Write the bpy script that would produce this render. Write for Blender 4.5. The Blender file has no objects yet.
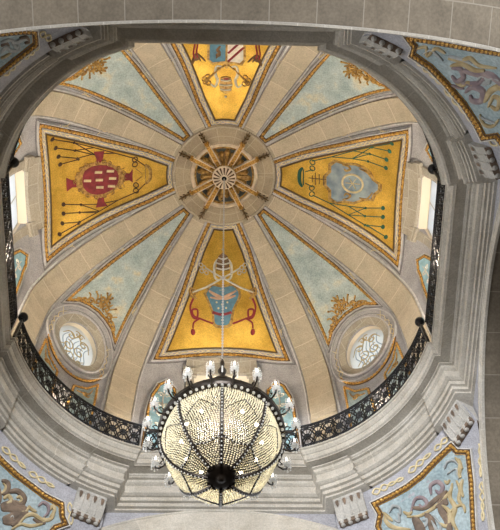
import bpy, bmesh, math, random
from mathutils import Vector, Matrix, noise
from mathutils.bvhtree import BVHTree
random.seed(7)
PI = math.pi
C = bpy.context.scene.collection
def rad(a): return math.radians(a)

# ------------------------------------------------------------------ camera
FPX = 1033.6127
PITCH, YAW, ROLL = 1.2097796835, -0.07622635, -0.05839558522
CAM = Vector((-0.030745, -10.268933, -27.457588))
def basis():
    f = Vector((0, math.cos(PITCH), math.sin(PITCH))); r = Vector((1, 0, 0)); u = r.cross(f)
    Z = Matrix.Rotation(YAW, 3, 'Z'); f, r, u = Z @ f, Z @ r, Z @ u
    c, s = math.cos(ROLL), math.sin(ROLL)
    return c*r + s*u, -s*r + c*u, f
RV, UV_, FV = basis()
cd = bpy.data.cameras.new('camera'); cam = bpy.data.objects.new('camera', cd); C.objects.link(cam)
cd.sensor_fit = 'HORIZONTAL'; cd.sensor_width = 36; cd.lens = FPX/500*36; cd.clip_end = 300
M3 = Matrix((RV, UV_, -FV)).transposed()
cam.matrix_world = Matrix.Translation(CAM) @ M3.to_4x4()
bpy.context.scene.camera = cam
def ray(px, py):
    return (FV + RV*((px-250)/FPX) - UV_*((py-265)/FPX)).normalized()

# ------------------------------------------------------------------ object helpers
def obj(name, bm, mat, parent=None, smooth=False):
    me = bpy.data.meshes.new(name)
    if smooth:
        for f in bm.faces: f.smooth = True
    bm.to_mesh(me); bm.free()
    o = bpy.data.objects.new(name, me); C.objects.link(o)
    if mat: me.materials.append(mat)
    if parent: o.parent = parent
    return o
def tag(o, label=None, cat=None, group=None, kind=None):
    if label: o['label'] = label
    if cat: o['category'] = cat
    if group: o['group'] = group
    if kind: o['kind'] = kind
    return o
def thing(name, label, cat, loc=(0, 0, 0), rz=0, group=None):
    o = bpy.data.objects.new(name, None); C.objects.link(o); o.location = loc; o.rotation_euler = (0, 0, rz)
    o.empty_display_size = .2
    return tag(o, label, cat, group)
def copy_tree(o, parent=None):
    c = o.copy(); C.objects.link(c); c.parent = parent
    for ch in o.children: copy_tree(ch, c)
    return c

# ------------------------------------------------------------------ materials
def nt(name):
    m = bpy.data.materials.new(name); m.use_nodes = True
    n = m.node_tree.nodes; l = m.node_tree.links; b = n['Principled BSDF']
    return m, n, l, b
def ramp(n, stops):
    r = n.new('ShaderNodeValToRGB'); e = r.color_ramp.elements
    while len(e) < len(stops): e.new(.5)
    for k, (p, c) in enumerate(stops): e[k].position = p; e[k].color = (*c, 1)
    return r
def stone(name, c1, c2, joint=None, scale=1.6, rough=.85, bw=.9, bh=.45, off=.5, swap=False, bump=.15):
    m, n, l, b = nt(name)
    tc = n.new('ShaderNodeTexCoord')
    ns = n.new('ShaderNodeTexNoise'); ns.inputs['Scale'].default_value = scale; ns.inputs['Detail'].default_value = 6; ns.inputs['Roughness'].default_value = .65
    l.new(tc.outputs['Object'], ns.inputs['Vector'])
    r = ramp(n, [(.3, c1), (.7, c2)]); l.new(ns.outputs['Fac'], r.inputs['Fac'])
    out = r.outputs['Color']
    ns2 = n.new('ShaderNodeTexNoise'); ns2.inputs['Scale'].default_value = scale*14; ns2.inputs['Detail'].default_value = 3
    l.new(tc.outputs['Object'], ns2.inputs['Vector'])
    r2 = ramp(n, [(.35, (.86, .86, .86)), (.65, (1.1, 1.1, 1.1))]); l.new(ns2.outputs['Fac'], r2.inputs['Fac'])
    mx = n.new('ShaderNodeMixRGB'); mx.blend_type = 'MULTIPLY'; mx.inputs['Fac'].default_value = 1
    l.new(out, mx.inputs[1]); l.new(r2.outputs['Color'], mx.inputs[2]); out = mx.outputs['Color']
    hgt = ns2.outputs['Fac']
    if joint:
        br = n.new('ShaderNodeTexBrick'); br.inputs['Scale'].default_value = 1; br.inputs['Brick Width'].default_value = bw
        br.inputs['Row Height'].default_value = bh; br.inputs['Mortar Size'].default_value = .014; br.offset = off
        br.inputs['Mortar Smooth'].default_value = .3
        br.inputs['Color1'].default_value = (.9, .9, .9, 1); br.inputs['Color2'].default_value = (1.08, 1.07, 1.05, 1); br.inputs['Mortar'].default_value = (1, 1, 1, 1)
        src = tc.outputs['UV']
        if swap:
            mp = n.new('ShaderNodeMapping'); mp.inputs['Rotation'].default_value = (0, 0, PI/2); mp.inputs['Location'].default_value = (0, 1.5, 0); l.new(src, mp.inputs['Vector']); src = mp.outputs['Vector']
        l.new(src, br.inputs['Vector'])
        m2 = n.new('ShaderNodeMixRGB'); m2.blend_type = 'MULTIPLY'; m2.inputs['Fac'].default_value = 1
        l.new(out, m2.inputs[1]); l.new(br.outputs['Color'], m2.inputs[2])
        m3 = n.new('ShaderNodeMixRGB'); l.new(br.outputs['Fac'], m3.inputs['Fac']); l.new(m2.outputs['Color'], m3.inputs[1]); m3.inputs[2].default_value = (*joint, 1)
        out = m3.outputs['Color']
    l.new(out, b.inputs['Base Color']); b.inputs['Roughness'].default_value = rough
    bp = n.new('ShaderNodeBump'); bp.inputs['Strength'].default_value = bump; bp.inputs['Distance'].default_value = .02
    l.new(hgt, bp.inputs['Height']); l.new(bp.outputs['Normal'], b.inputs['Normal'])
    return m
def paint(name, stops, scale=2.0, rough=.6, metal=0, detail=5, bump=0, fine=None):
    m, n, l, b = nt(name)
    tc = n.new('ShaderNodeTexCoord'); ns = n.new('ShaderNodeTexNoise'); ns.inputs['Scale'].default_value = scale; ns.inputs['Detail'].default_value = detail
    l.new(tc.outputs['Object'], ns.inputs['Vector']); r = ramp(n, stops); l.new(ns.outputs['Fac'], r.inputs['Fac'])
    out = r.outputs['Color']
    if fine:
        n2 = n.new('ShaderNodeTexNoise'); n2.inputs['Scale'].default_value = fine; n2.inputs['Detail'].default_value = 2; l.new(tc.outputs['Object'], n2.inputs['Vector'])
        r2 = ramp(n, [(.35, (.8, .8, .8)), (.65, (1.12, 1.12, 1.12))]); l.new(n2.outputs['Fac'], r2.inputs['Fac'])
        mx = n.new('ShaderNodeMixRGB'); mx.blend_type = 'MULTIPLY'; mx.inputs['Fac'].default_value = 1; l.new(out, mx.inputs[1]); l.new(r2.outputs['Color'], mx.inputs[2]); out = mx.outputs['Color']
    l.new(out, b.inputs['Base Color']); b.inputs['Roughness'].default_value = rough; b.inputs['Metallic'].default_value = metal
    if bump:
        bp = n.new('ShaderNodeBump'); bp.inputs['Strength'].default_value = bump; bp.inputs['Distance'].default_value = .02
        l.new(ns.outputs['Fac'], bp.inputs['Height']); l.new(bp.outputs['Normal'], b.inputs['Normal'])
    return m
def flat(name, c, rough=.6, metal=0, var=.15, scale=6, **k):
    d = tuple(x*(1-var) for x in c); e = tuple(min(1, x*(1+var)) for x in c)
    return paint(name, [(.35, d), (.65, e)], scale, rough, metal, **k)

MT = {}
MT['rib'] = stone('rib_stone', (.43, .38, .30), (.56, .49, .39), (.65, .58, .48), bw=1.02, bh=3, off=0, swap=True)
MT['ring_stone'] = stone('crown_stone', (.36, .30, .22), (.45, .38, .28), (.52, .45, .34), bw=.62, bh=.5, off=0)
MT['entab'] = stone('entablature_stone', (.42, .385, .325), (.59, .56, .505), (.55, .52, .46), bw=1.35, bh=30, off=0)
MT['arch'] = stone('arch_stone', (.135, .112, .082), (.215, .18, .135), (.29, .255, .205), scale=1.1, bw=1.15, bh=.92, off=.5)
MT['hood'] = stone('hood_stone', (.36, .33, .28), (.44, .41, .36), (.52, .49, .44), bw=.7, bh=.6)
MT['corbel'] = stone('corbel_stone', (.40, .385, .35), (.52, .50, .47))
MT['reveal'] = stone('reveal_stone', (.52, .46, .37), (.62, .56, .47), (.72, .66, .57), bw=.6, bh=.5)
MT['lav'] = paint('lavender_grey_paint', [(.3, (.33, .33, .36)), (.7, (.43, .43, .47))], 2.2, .75, fine=24)
MT['lavdark'] = flat('slate_line_paint', (.17, .165, .18), .7)
MT['lavlight'] = flat('pale_line_paint', (.50, .50, .53), .7)
MT['gold'] = paint('gold_leaf_ground', [(.3, (.58, .34, .05)), (.7, (.88, .57, .11))], 1.4, .38, .7, bump=.3, fine=30)
MT['goldline'] = flat('dark_gold_outline', (.10, .06, .02), .6)
MT['gilt'] = paint('gilded_rope_moulding', [(.35, (.30, .15, .03)), (.65, (.72, .42, .10))], 18, .4, .35)
MT['giltbase'] = flat('dark_gilt_ground', (.09, .045, .018), .6, .1)
MT['giltorn'] = paint('old_gold_ornament', [(.35, (.24, .13, .035)), (.65, (.60, .38, .12))], 9, .42, .35)
MT['giltdark'] = paint('tarnished_gilding', [(.35, (.10, .06, .03)), (.65, (.30, .19, .08))], 9, .5, .2)
MT['cream'] = flat('cream_gold_scroll_paint', (.66, .56, .34), .6, .1)
MT['pale'] = flat('pale_scroll_paint', (.62, .60, .56), .6)
MT['blue'] = paint('sky_blue_fresco', [(.30, (.33, .42, .46)), (.55, (.47, .56, .58)), (.62, (.55, .59, .55)), (.71, (.62, .57, .42))], 1.9, .8, detail=7, fine=20)
MT['pblue'] = paint('pendentive_blue_fresco', [(.3, (.27, .36, .39)), (.7, (.42, .50, .52))], 1.6, .8, fine=14)
MT['sblue'] = flat('bright_blue_spandrel_paint', (.30, .50, .62), .7)
MT['crimson'] = flat('crimson_paint', (.22, .022, .032), .6, var=.25)
MT['red'] = flat('dark_red_ribbon_paint', (.28, .02, .035), .6)
MT['slate'] = paint('blue_grey_shield_paint', [(.35, (.14, .20, .27)), (.65, (.30, .37, .43))], 3, .6)
MT['azure'] = flat('azure_shield_paint', (.085, .20, .29), .6)
MT['white'] = flat('ivory_paint', (.66, .62, .55), .6)
MT['silver'] = flat('silver_white_ribbon_paint', (.58, .56, .50), .5)
MT['green'] = flat('dark_green_cord_paint', (.02, .11, .075), .6)
MT['brown'] = flat('dark_brown_cord_paint', (.055, .025, .015), .6)
MT['flesh'] = flat('flesh_tone_paint', (.52, .32, .22), .6)
MT['bronze'] = flat('umber_emblem_paint', (.16, .09, .04), .6)
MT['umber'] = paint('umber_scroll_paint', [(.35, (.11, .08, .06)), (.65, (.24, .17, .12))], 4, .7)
MT['mauve'] = paint('mauve_scroll_paint', [(.35, (.20, .15, .17)), (.65, (.34, .27, .27))], 4, .7)
MT['ochre'] = paint('ochre_scroll_paint', [(.35, (.36, .27, .13)), (.65, (.54, .44, .26))], 4, .7)
MT['grisaille'] = flat('grey_scroll_paint', (.36, .38, .38), .7)
MT['iron'] = flat('black_wrought_iron', (.012, .012, .014), .45, .5)
MT['ironc'] = flat('dark_bronze_metal', (.022, .015, .010), .4, .6)
MT['teal'] = flat('dark_teal_paint', (.07, .085, .09), .7)
MT['boss'] = flat('pale_boss_stone', (.66, .56, .44), .7)
MT['hole'] = flat('dark_opening', (.01, .01, .01), .9)
def glass(name, rough, col, trans=1.0):
    m, n, l, b = nt(name); b.inputs['Base Color'].default_value = (*col, 1); b.inputs['Roughness'].default_value = rough
    b.inputs['Transmission Weight'].default_value = trans; b.inputs['IOR'].default_value = 1.45
    return m
def frosted(name, col):
    m, n, l, b = nt(name)
    t = n.new('ShaderNodeBsdfTranslucent'); t.inputs['Color'].default_value = (*col, 1)
    mx = n.new('ShaderNodeMixShader'); mx.inputs[0].default_value = .75
    b.inputs['Base Color'].default_value = (*col, 1); b.inputs['Roughness'].default_value = .4
    l.new(b.outputs[0], mx.inputs[1]); l.new(t.outputs[0], mx.inputs[2]); l.new(mx.outputs[0], n['Material Output'].inputs['Surface'])
    return m
MT['pane'] = frosted('milky_window_glass', (.93, .95, .97)); MT['opane'] = frosted('grey_white_window_glass', (.76, .77, .74))
MT['bead'] = frosted('crystal_bead_glass', (.88, .84, .70))
MT['bead'].node_tree.nodes['Mix Shader'].inputs[0].default_value = .5
MT['bead'].node_tree.nodes['Principled BSDF'].inputs['Roughness'].default_value = .12
MT['drop'] = frosted('clear_crystal_drop', (.93, .92, .90))
MT['drop'].node_tree.nodes['Principled BSDF'].inputs['Roughness'].default_value = .1
MT['gochre'] = frosted('amber_stained_glass', (.55, .42, .20)); MT['ggrey'] = frosted('grey_stained_glass', (.38, .43, .46))
def emis(name, c, s):
    m, n, l, b = nt(name); b.inputs['Emission Color'].default_value = (*c, 1); b.inputs['Emission Strength'].default_value = s
    b.inputs['Base Color'].default_value = (*c, 1); return m
MT['bulb'] = emis('lit_candle_bulb', (1, .90, .74), 7)
MT['bulbhot'] = emis('bright_lit_bulb', (1, .86, .68), 22)
MT['bulbsoft'] = emis('softly_lit_candle_bulb', (1, .95, .86), 4)
MT['candle'] = flat('ivory_candle_sleeve', (.60, .57, .50), .5)

# ------------------------------------------------------------------ dome surface
RA, Z0, HB = 7.15, 4.6, 4.65
ST = [(0.0, PI/2)]
NT_ = 900
for k in range(1, NT_+1):
    t0 = PI/2*(1-(k-1)/NT_); t1 = PI/2*(1-k/NT_)
    d = math.hypot(RA*(math.cos(t1)-math.cos(t0)), HB*(math.sin(t1)-math.sin(t0)))
    ST.append((ST[-1][0]+d, t1))
SMAX = ST[-1][0]
def rzn(s):
    """radius, height and outward normal (nr, nz) at arc length s from the crown"""
    if s >= SMAX: return RA, Z0-(s-SMAX), 1.0, 0.0
    s = max(s, 0); lo, hi = 0, NT_
    while hi-lo > 1:
        m = (lo+hi)//2
        if ST[m][0] <= s: lo = m
        else: hi = m
    f = (s-ST[lo][0])/(ST[hi][0]-ST[lo][0]); t = ST[lo][1]+f*(ST[hi][1]-ST[lo][1])
    nr, nz = math.cos(t)/RA, math.sin(t)/HB; q = math.hypot(nr, nz)
    return RA*math.cos(t), Z0+HB*math.sin(t), nr/q, nz/q
def s_r(r):
    t = math.acos(min(1, r/RA))
    k = min(NT_, max(0, (PI/2-t)/(PI/2)*NT_)); i = int(k); j = min(i+1, NT_)
    return ST[i][0]+(k-i)*(ST[j][0]-ST[i][0])
def s_z(z):
    if z <= Z0: return SMAX+(Z0-z)
    return s_r(RA*math.sqrt(max(0, 1-((z-Z0)/HB)**2)))
def D(az0):
    a0 = rad(az0)
    def F(u, s, w=0):
        r, z, nr, nz = rzn(s)
        a = a0-math.asin(max(-1, min(1, u/max(r, .05))))
        rr = r-w*nr
        return Vector((rr*math.cos(a), rr*math.sin(a), z-w*nz))
    return F
def uvat(az0, px, py):
    """dome point seen at a photo pixel, in the chart (u, s) of the sector at az0"""
    v = ray(px, py); t = 20.0
    def inside(q):
        rr = math.hypot(q.x, q.y)
        lim = RA if q.z < Z0 else RA*math.sqrt(max(0, 1-((q.z-Z0)/HB)**2))
        return rr < lim or q.z < .2
    while t < 60 and inside(CAM+v*t): t += .25
    a, b = t-.25, t
    for _ in range(24):
        m = (a+b)/2
        if inside(CAM+v*m): a = m
        else: b = m
    q = CAM+v*b; r = math.hypot(q.x, q.y)
    d = rad(az0)-math.atan2(q.y, q.x); d = (d+PI) % (2*PI)-PI
    return (r*math.sin(d), s_z(q.z))

# ------------------------------------------------------------------ shape builders in a chart
def patch(polys, F, w0, w1, cell=.35, bm=None):
    """closed flat polygons given in a chart, raised from w0 to w1 over the curved surface"""
    bm = bm or bmesh.new(); uvl = bm.loops.layers.uv.verify()
    for poly in polys:
        t = bmesh.new()
        vs = [t.verts.new((p[0], p[1], 0)) for p in poly]
        try: f = t.faces.new(vs)
        except Exception: t.free(); continue
        bmesh.ops.triangulate(t, faces=[f])
        xs = [p[0] for p in poly]; ys = [p[1] for p in poly]
        for ax, lo, hi in ((0, min(xs), max(xs)), (1, min(ys), max(ys))):
            k = math.floor(lo/cell)+1
            while k*cell < hi:
                co = [0, 0, 0]; co[ax] = k*cell; no = [0, 0, 0]; no[ax] = 1
                bmesh.ops.bisect_plane(t, geom=t.verts[:]+t.edges[:]+t.faces[:], plane_co=co, plane_no=no, dist=1e-5); k += 1
        top = {}; bot = {}
        for v in t.verts:
            top[v] = bm.verts.new(F(v.co.x, v.co.y, w1))
        def face(vv, cs):
            try: g = bm.faces.new(vv)
            except Exception: return
            for lp, c in zip(g.loops, cs): lp[uvl].uv = c
        for f in t.faces: face([top[v] for v in f.verts], [(v.co.x, v.co.y) for v in f.verts])
        for e in t.edges:
            if len(e.link_faces) == 1:
                for v in e.verts:
                    if v not in bot: bot[v] = bm.verts.new(F(v.co.x, v.co.y, w0))
                a, b = e.verts
                face([top[a], top[b], bot[b], bot[a]], [(a.co.x, a.co.y), (b.co.x, b.co.y)]*2)
        t.free()
    bmesh.ops.recalc_face_normals(bm, faces=bm.faces)
    return bm
def dens(loop, step=.2, closed=True):
    out = []; n = len(loop)
    for i in range(n if closed else n-1):
        a, b = loop[i], loop[(i+1) % n]; d = math.hypot(b[0]-a[0], b[1]-a[1]); k = max(1, int(math.ceil(d/step)))
        for j in range(k): out.append((a[0]+(b[0]-a[0])*j/k, a[1]+(b[1]-a[1])*j/k))
    if not closed: out.append(loop[-1])
    return out
def offset(loop, d):
    """mitred outward offset of a closed loop"""
    n = len(loop); A = sum(loop[i][0]*loop[(i+1) % n][1]-loop[(i+1) % n][0]*loop[i][1] for i in range(n)); sg = 1 if A > 0 else -1
    out = []
    for i in range(n):
        p, q, r = Vector(loop[i-1]), Vector(loop[i]), Vector(loop[(i+1) % n])
        a = (q-p).normalized(); b = (r-q).normalized()
        na = Vector((a.y, -a.x))*sg; nb = Vector((b.y, -b.x))*sg
        m = na+nb; L = m.length
        if L < .2: m = na; L = 1
        m = m/L; c = max(.45, m.dot(na)); out.append(tuple(q+m*(d/c)))
    return out
def band(loop, d0, d1, F, w0, w1, closed=True):
    """a raised strip that follows a loop between offsets d0 and d1"""
    A = offset(loop, d0); B = offset(loop, d1); n = len(loop); AA = []; BB = []
    if not closed: A, B, n = A[1:-1], B[1:-1], n-2
    for i in range(n if closed else n-1):
        j = (i+1) % n; L = math.hypot(A[j][0]-A[i][0], A[j][1]-A[i][1]); k = max(1, int(L/.25+.99))
        for q in range(k):
            t = q/k; AA.append((A[i][0]+(A[j][0]-A[i][0])*t, A[i][1]+(A[j][1]-A[i][1])*t)); BB.append((B[i][0]+(B[j][0]-B[i][0])*t, B[i][1]+(B[j][1]-B[i][1])*t))
    bm = bmesh.new(); uvl = bm.loops.layers.uv.verify(); n = len(AA)
    rows = [[bm.verts.new(F(*p, w)) for p in P] for P, w in ((AA, w0), (AA, w1), (BB, w1), (BB, w0))]
    uvs = [AA, AA, BB, BB]
    for a in range(3):
        for i in range(n if closed else n-1):
            j = (i+1) % n
            g = bm.faces.new([rows[a][i], rows[a][j], rows[a+1][j], rows[a+1][i]])
            for lp, c in zip(g.loops, (uvs[a][i], uvs[a][j], uvs[a+1][j], uvs[a+1][i])): lp[uvl].uv = c
    bmesh.ops.recalc_face_normals(bm, faces=bm.faces)
    return bm
def crom(pts, n=6):
    """smooth curve through the points"""
    if len(pts) < 3: n = 1
    P = [pts[0]]+list(pts)+[pts[-1]]; out = []
    for i in range(1, len(P)-2):
        for j in range(n):
            t = j/n
            out.append(tuple(.5*((2*P[i][k])+(-P[i-1][k]+P[i+1][k])*t+(2*P[i-1][k]-5*P[i][k]+4*P[i+1][k]-P[i+2][k])*t*t+(-P[i-1][k]+3*P[i][k]-3*P[i+1][k]+P[i+2][k])*t**3) for k in range(len(P[i]))))
    out.append(tuple(pts[-1])); return out
def stroke(pts, F, w, h=.03, w0=0, n=5, bm=None, taper=True, smooth=True, wf=None):
    """a half-round relief line laid along a chart curve"""
    bm = bm or bmesh.new()
    P = crom(pts, n) if smooth else pts
    N = len(P); rows = []
    for i, p in enumerate(P):
        a = P[max(0, i-1)]; b = P[min(N-1, i+1)]
        tx, ty = b[0]-a[0], b[1]-a[1]; L = math.hypot(tx, ty) or 1; nx, ny = -ty/L, tx/L
        k = i/(N-1) if N > 1 else 0
        ww = w*(wf(k) if wf else (1 if not taper else .35+.65*math.sin(PI*min(1, max(0, k))) ** .6))/2
        rows.append([bm.verts.new(F(p[0]+nx*ww*c, p[1]+ny*ww*c, w0+h*q)) for c, q in ((-1, 0), (-.7, .75), (0, 1), (.7, .75), (1, 0))])
    for i in range(N-1):
        for j in range(4): bm.faces.new([rows[i][j], rows[i][j+1], rows[i+1][j+1], rows[i+1][j]])
    for r in (rows[0], rows[-1]):
        try: bm.faces.new(r)
        except Exception: pass
    return bm
def dot(c, F, r, h=.04, w0=0, bm=None, n=8, sy=1):
    bm = bm or bmesh.new(); rr = []
    for q, k in ((0, 1), (.7, .75), (1, .3)):
        rr.append([bm.verts.new(F(c[0]+r*k*math.cos(2*PI*i/n), c[1]+r*sy*k*math.sin(2*PI*i/n), w0+h*q)) for i in range(n)])
    for a in range(2):
        for i in range(n): bm.faces.new([rr[a][i], rr[a][(i+1) % n], rr[a+1][(i+1) % n], rr[a+1][i]])
    bm.faces.new(rr[2]); return bm
def spiral(cx, cy, r0, turns, a0, hand=1, n=14, r1=.18):
    return [(cx+r0*(1-(1-r1)*k/n)*math.cos(a0+hand*turns*2*PI*k/n), cy+r0*(1-(1-r1)*k/n)*math.sin(a0+hand*turns*2*PI*k/n)) for k in range(n+1)]
def rope(loop, F, w, h, w0, pitch=.15, closed=True, bm=None):
    """twisted rope moulding: a half-round that swells and narrows along the loop"""
    P = dens(loop, pitch/4, closed)
    if closed: P.append(P[0])
    bm = bm or bmesh.new(); rows = []; N = len(P)
    for i, p in enumerate(P):
        a = P[i-1] if i else (P[-2] if closed else P[0]); b = P[i+1] if i < N-1 else (P[1] if closed else P[-1])
        tx, ty = b[0]-a[0], b[1]-a[1]; L = math.hypot(tx, ty) or 1; nx, ny = -ty/L, tx/L
        k = (i % 4); g = (1, .85, .2, .85)[k]
        rows.append([bm.verts.new(F(p[0]+nx*w/2*c*(.7+.3*g), p[1]+ny*w/2*c*(.7+.3*g), w0+h*q*g)) for c, q in ((-1, 0), (-.6, .8), (.0, 1), (.6, .8), (1, 0))])
    for i in range(N-1):
        for j in range(4): bm.faces.new([rows[i][j], rows[i][j+1], rows[i+1][j+1], rows[i+1][j]])
    return bm
def guilloche(path, F, amp, pitch, w, w0, closed=True):
    """two crossing wavy lines along a path"""
    P = dens(path, pitch/8, closed); bm = bmesh.new(); N = len(P)
    for ph in (0, PI):
        Q = []
        for i, p in enumerate(P):
            a = P[max(0, i-1)]; b = P[min(N-1, i+1)]; tx, ty = b[0]-a[0], b[1]-a[1]; L = math.hypot(tx, ty) or 1
            o = amp*math.sin(2*PI*i/8+ph)*(1 if (i//8) % 3 else .35); Q.append((p[0]-ty/L*o, p[1]+tx/L*o))
        stroke(Q, F, w, .012, w0, bm=bm, taper=False, smooth=False)
    for i in range(0, N, 12): dot(P[i], F, w*.9, .03, w0, bm)
    return bm
def ell(cx, cy, a, b, n=40, t0=0, t1=2*PI):
    full = abs(t1-t0-2*PI) < 1e-6
    return [(cx+a*math.cos(t0+(t1-t0)*k/(n if full else n-1)), cy+b*math.sin(t0+(t1-t0)*k/(n if full else n-1))) for k in range(n)]

# ------------------------------------------------------------------ the vault shell (ceiling) with window openings
def shell():
    bm = bmesh.new(); NA = 144
    ss = [.05]+[SMAX*k/26 for k in range(1, 27)]+[SMAX+.6*k for k in range(1, 8)]
    for w in (0, -.42):
        rows = []
        for s in ss:
            r, z, nr, nz = rzn(s)
            rows.append([bm.verts.new(((r-w*nr)*math.cos(2*PI*k/NA), (r-w*nr)*math.sin(2*PI*k/NA), z-w*nz)) for k in range(NA)])
        for a in range(len(rows)-1):
            for k in range(NA): bm.faces.new([rows[a][k], rows[a][(k+1) % NA], rows[a+1][(k+1) % NA], rows[a+1][k]])
        bm.faces.new(rows[0])
        if w == 0: first = rows[-1]
        else:
            for k in range(NA): bm.faces.new([first[k], first[(k+1) % NA], rows[-1][(k+1) % NA], rows[-1][k]])
    bmesh.ops.recalc_face_normals(bm, faces=bm.faces)
    return bm
ceil = obj('ceiling', shell(), MT['lav'], smooth=False)
OC_Z, OC_A, OC_B = 5.02, .84, 1.12      # round window: height of centre, half width, half height
NW, NTOP = 1.0, 6.22                  # lunette window: half width, height of the head
cut = bmesh.new()
for q in range(4):
    a = rad(90*q); m = Matrix.Rotation(a, 4, 'Z') @ Matrix.Translation((7.6, 0, (NTOP+2.2)/2)) @ Matrix.Diagonal((2.6, 2*NW, NTOP-2.2, 1))
    bmesh.ops.create_cube(cut, size=1, matrix=m)
for q in range(4):
    az = 45+90*q; F = D(az); s0 = s_z(OC_Z); c0 = F(0, s0, 0); r_, z_, nr, nz = rzn(s0)
    e1 = Vector((nr*math.cos(rad(az)), nr*math.sin(rad(az)), nz)); ax = Vector((e1.x, e1.y, e1.z+.06)).normalized()
    tn = Vector((-math.sin(rad(az)), math.cos(rad(az)), 0)); up = ax.cross(tn)
    rr = [[cut.verts.new(c0+ax*d+tn*(OC_A*math.cos(2*PI*k/40))+up*(OC_B*math.sin(2*PI*k/40))) for k in range(40)] for d in (-1.2, 1.4)]
    for k in range(40): cut.faces.new([rr[0][k], rr[0][(k+1) % 40], rr[1][(k+1) % 40], rr[1][k]])
    cut.faces.new(rr[0]); cut.faces.new(rr[1])
bmesh.ops.recalc_face_normals(cut, faces=cut.faces)
cutter = obj('cutter', cut, None)
mod = ceil.modifiers.new('openings', 'BOOLEAN'); mod.operation = 'DIFFERENCE'; mod.object = cutter; mod.solver = 'EXACT'
dg = bpy.context.evaluated_depsgraph_get(); new = bpy.data.meshes.new_from_object(ceil.evaluated_get(dg))
ceil.modifiers.clear(); ceil.data = new; bpy.data.objects.remove(cutter, do_unlink=True)
if not new.materials: new.materials.append(MT['lav'])
tag(ceil, 'lavender-grey painted dome over the crossing', kind='structure')

SIDE = {0: 'right', 90: 'far', 180: 'left', 270: 'near'}
DIAG = {45: 'far right', 135: 'far left', 225: 'near left', 315: 'near right'}
wn = 0
for az in (0, 90, 180, 270):           # lunette windows
    wn += 1; a = rad(az)
    root = bpy.data.objects.new('window_%d' % wn, None); C.objects.link(root); root.location = (7.04*math.cos(a), 7.04*math.sin(a), 2.3); root.rotation_euler = (0, 0, a)
    tag(root, kind='structure')
    bm = bmesh.new(); bmesh.ops.create_cube(bm, size=1, matrix=Matrix.Translation((-.02, 0, 1.95)) @ Matrix.Diagonal((.012, 1.9, 3.84, 1))); obj('pane', bm, MT['pane'], root)
    bm = bmesh.new()
    for (y, z, sy, sz) in ((-.96, 1.95, .07, 3.9), (.96, 1.95, .07, 3.9), (0, 3.87, 1.9, .08), (0, .03, 1.9, .08), (0, 1.95, .045, 3.8), (0, 1.3, 1.9, .045), (0, 2.6, 1.9, .045)):
        bmesh.ops.create_cube(bm, size=1, matrix=Matrix.Translation((0, y, z)) @ Matrix.Diagonal((.07, sy, sz, 1)))
    obj('window_frame', bm, MT['candle'], root)
    bm = bmesh.new()     # stone lining of the opening
    for (y, z, sy, sz) in ((-NW-.015, 1.95, .05, 3.94), (NW+.015, 1.95, .05, 3.94), (0, 3.93, 2.04, .05)):
        bmesh.ops.create_cube(bm, size=1, matrix=Matrix.Translation((-.08 if sy > 1 else .1, y, z)) @ Matrix.Diagonal((.5 if sy > 1 else .42, sy, sz, 1)))
    obj('reveal', bm, MT['reveal'], root)
for az in (45, 135, 225, 315):         # round windows
    wn += 1; F = D(az); s0 = s_z(OC_Z)
    root = bpy.data.objects.new('window_%d' % wn, None); C.objects.link(root); tag(root, kind='structure')
    def G(u, v, w, F=F, s0=s0, az=az):  # a tunnel chart: w runs outwards along the opening
        r_, z_, nr, nz = rzn(s0); c0 = F(0, s0, 0)
        e1 = Vector((nr*math.cos(rad(az)), nr*math.sin(rad(az)), nz)); ax = Vector((e1.x, e1.y, e1.z+.06)).normalized(); tn = Vector((math.sin(rad(az)), -math.cos(rad(az)), 0)); up = ax.cross(tn)
        if up.z < 0: up = -up
        return c0+ax*w+tn*u+up*v
    bm = patch([ell(0, 0, OC_A+.02, OC_B+.02)], G, .15, .12, 9); obj('pane', bm, MT['opane'], root)
    bm = bmesh.new(); rr = [[bm.verts.new(G((OC_A-k0)*math.cos(2*PI*k/48), (OC_B-k0)*math.sin(2*PI*k/48), d)) for k in range(48)] for d, k0 in ((-.03, -.05), (-.03, .015), (.42, .05), (.42, -.05))]
    for r0 in range(3):
        for k in range(48): bm.faces.new([rr[r0][k], rr[r0][(k+1) % 48], rr[r0+1][(k+1) % 48], rr[r0+1][k]])
    obj('reveal', bm, MT['reveal'], root)
    bm = bmesh.new()                    # leaded scrollwork on the glass
    rnd = random.Random(az)
    for sgn in (-1, 1):
        for (cx, cy, r0, tr, a0) in ((.3, .45, .22, 1.2, 0), (.25, -.05, .25, 1.3, 1.2), (.35, -.5, .2, 1.2, 2.4), (.08, .75, .15, 1.1, .5)):
            stroke(spiral(sgn*cx, cy, r0, tr, a0 if sgn > 0 else PI-a0, sgn), G, .055, -.02, .115, bm=bm, n=3)
    stroke([(-.62, .3), (-.4, .62), (-.15, .5), (0, .68), (.2, .5), (.42, .6), (.6, .25)], G, .05, -.02, .115, bm=bm)
    stroke([(-.6, -.3), (-.35, -.15), (-.3, -.45), (0, -.3), (.25, -.55), (.55, -.3)], G, .05, -.02, .115, bm=bm)
    obj('glass_ornament', bm, MT['gochre'], root)
    bm = bmesh.new()
    for k in range(7):
        x = -.5+k*.16; stroke([(x, -.8+abs(x)*.5), (x+.12, -.3), (x-.05, .15), (x+.1, .55)], G, .04, -.015, .116, bm=bm, n=4)
    obj('glass_tracery', bm, MT['ggrey'], root)

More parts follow.
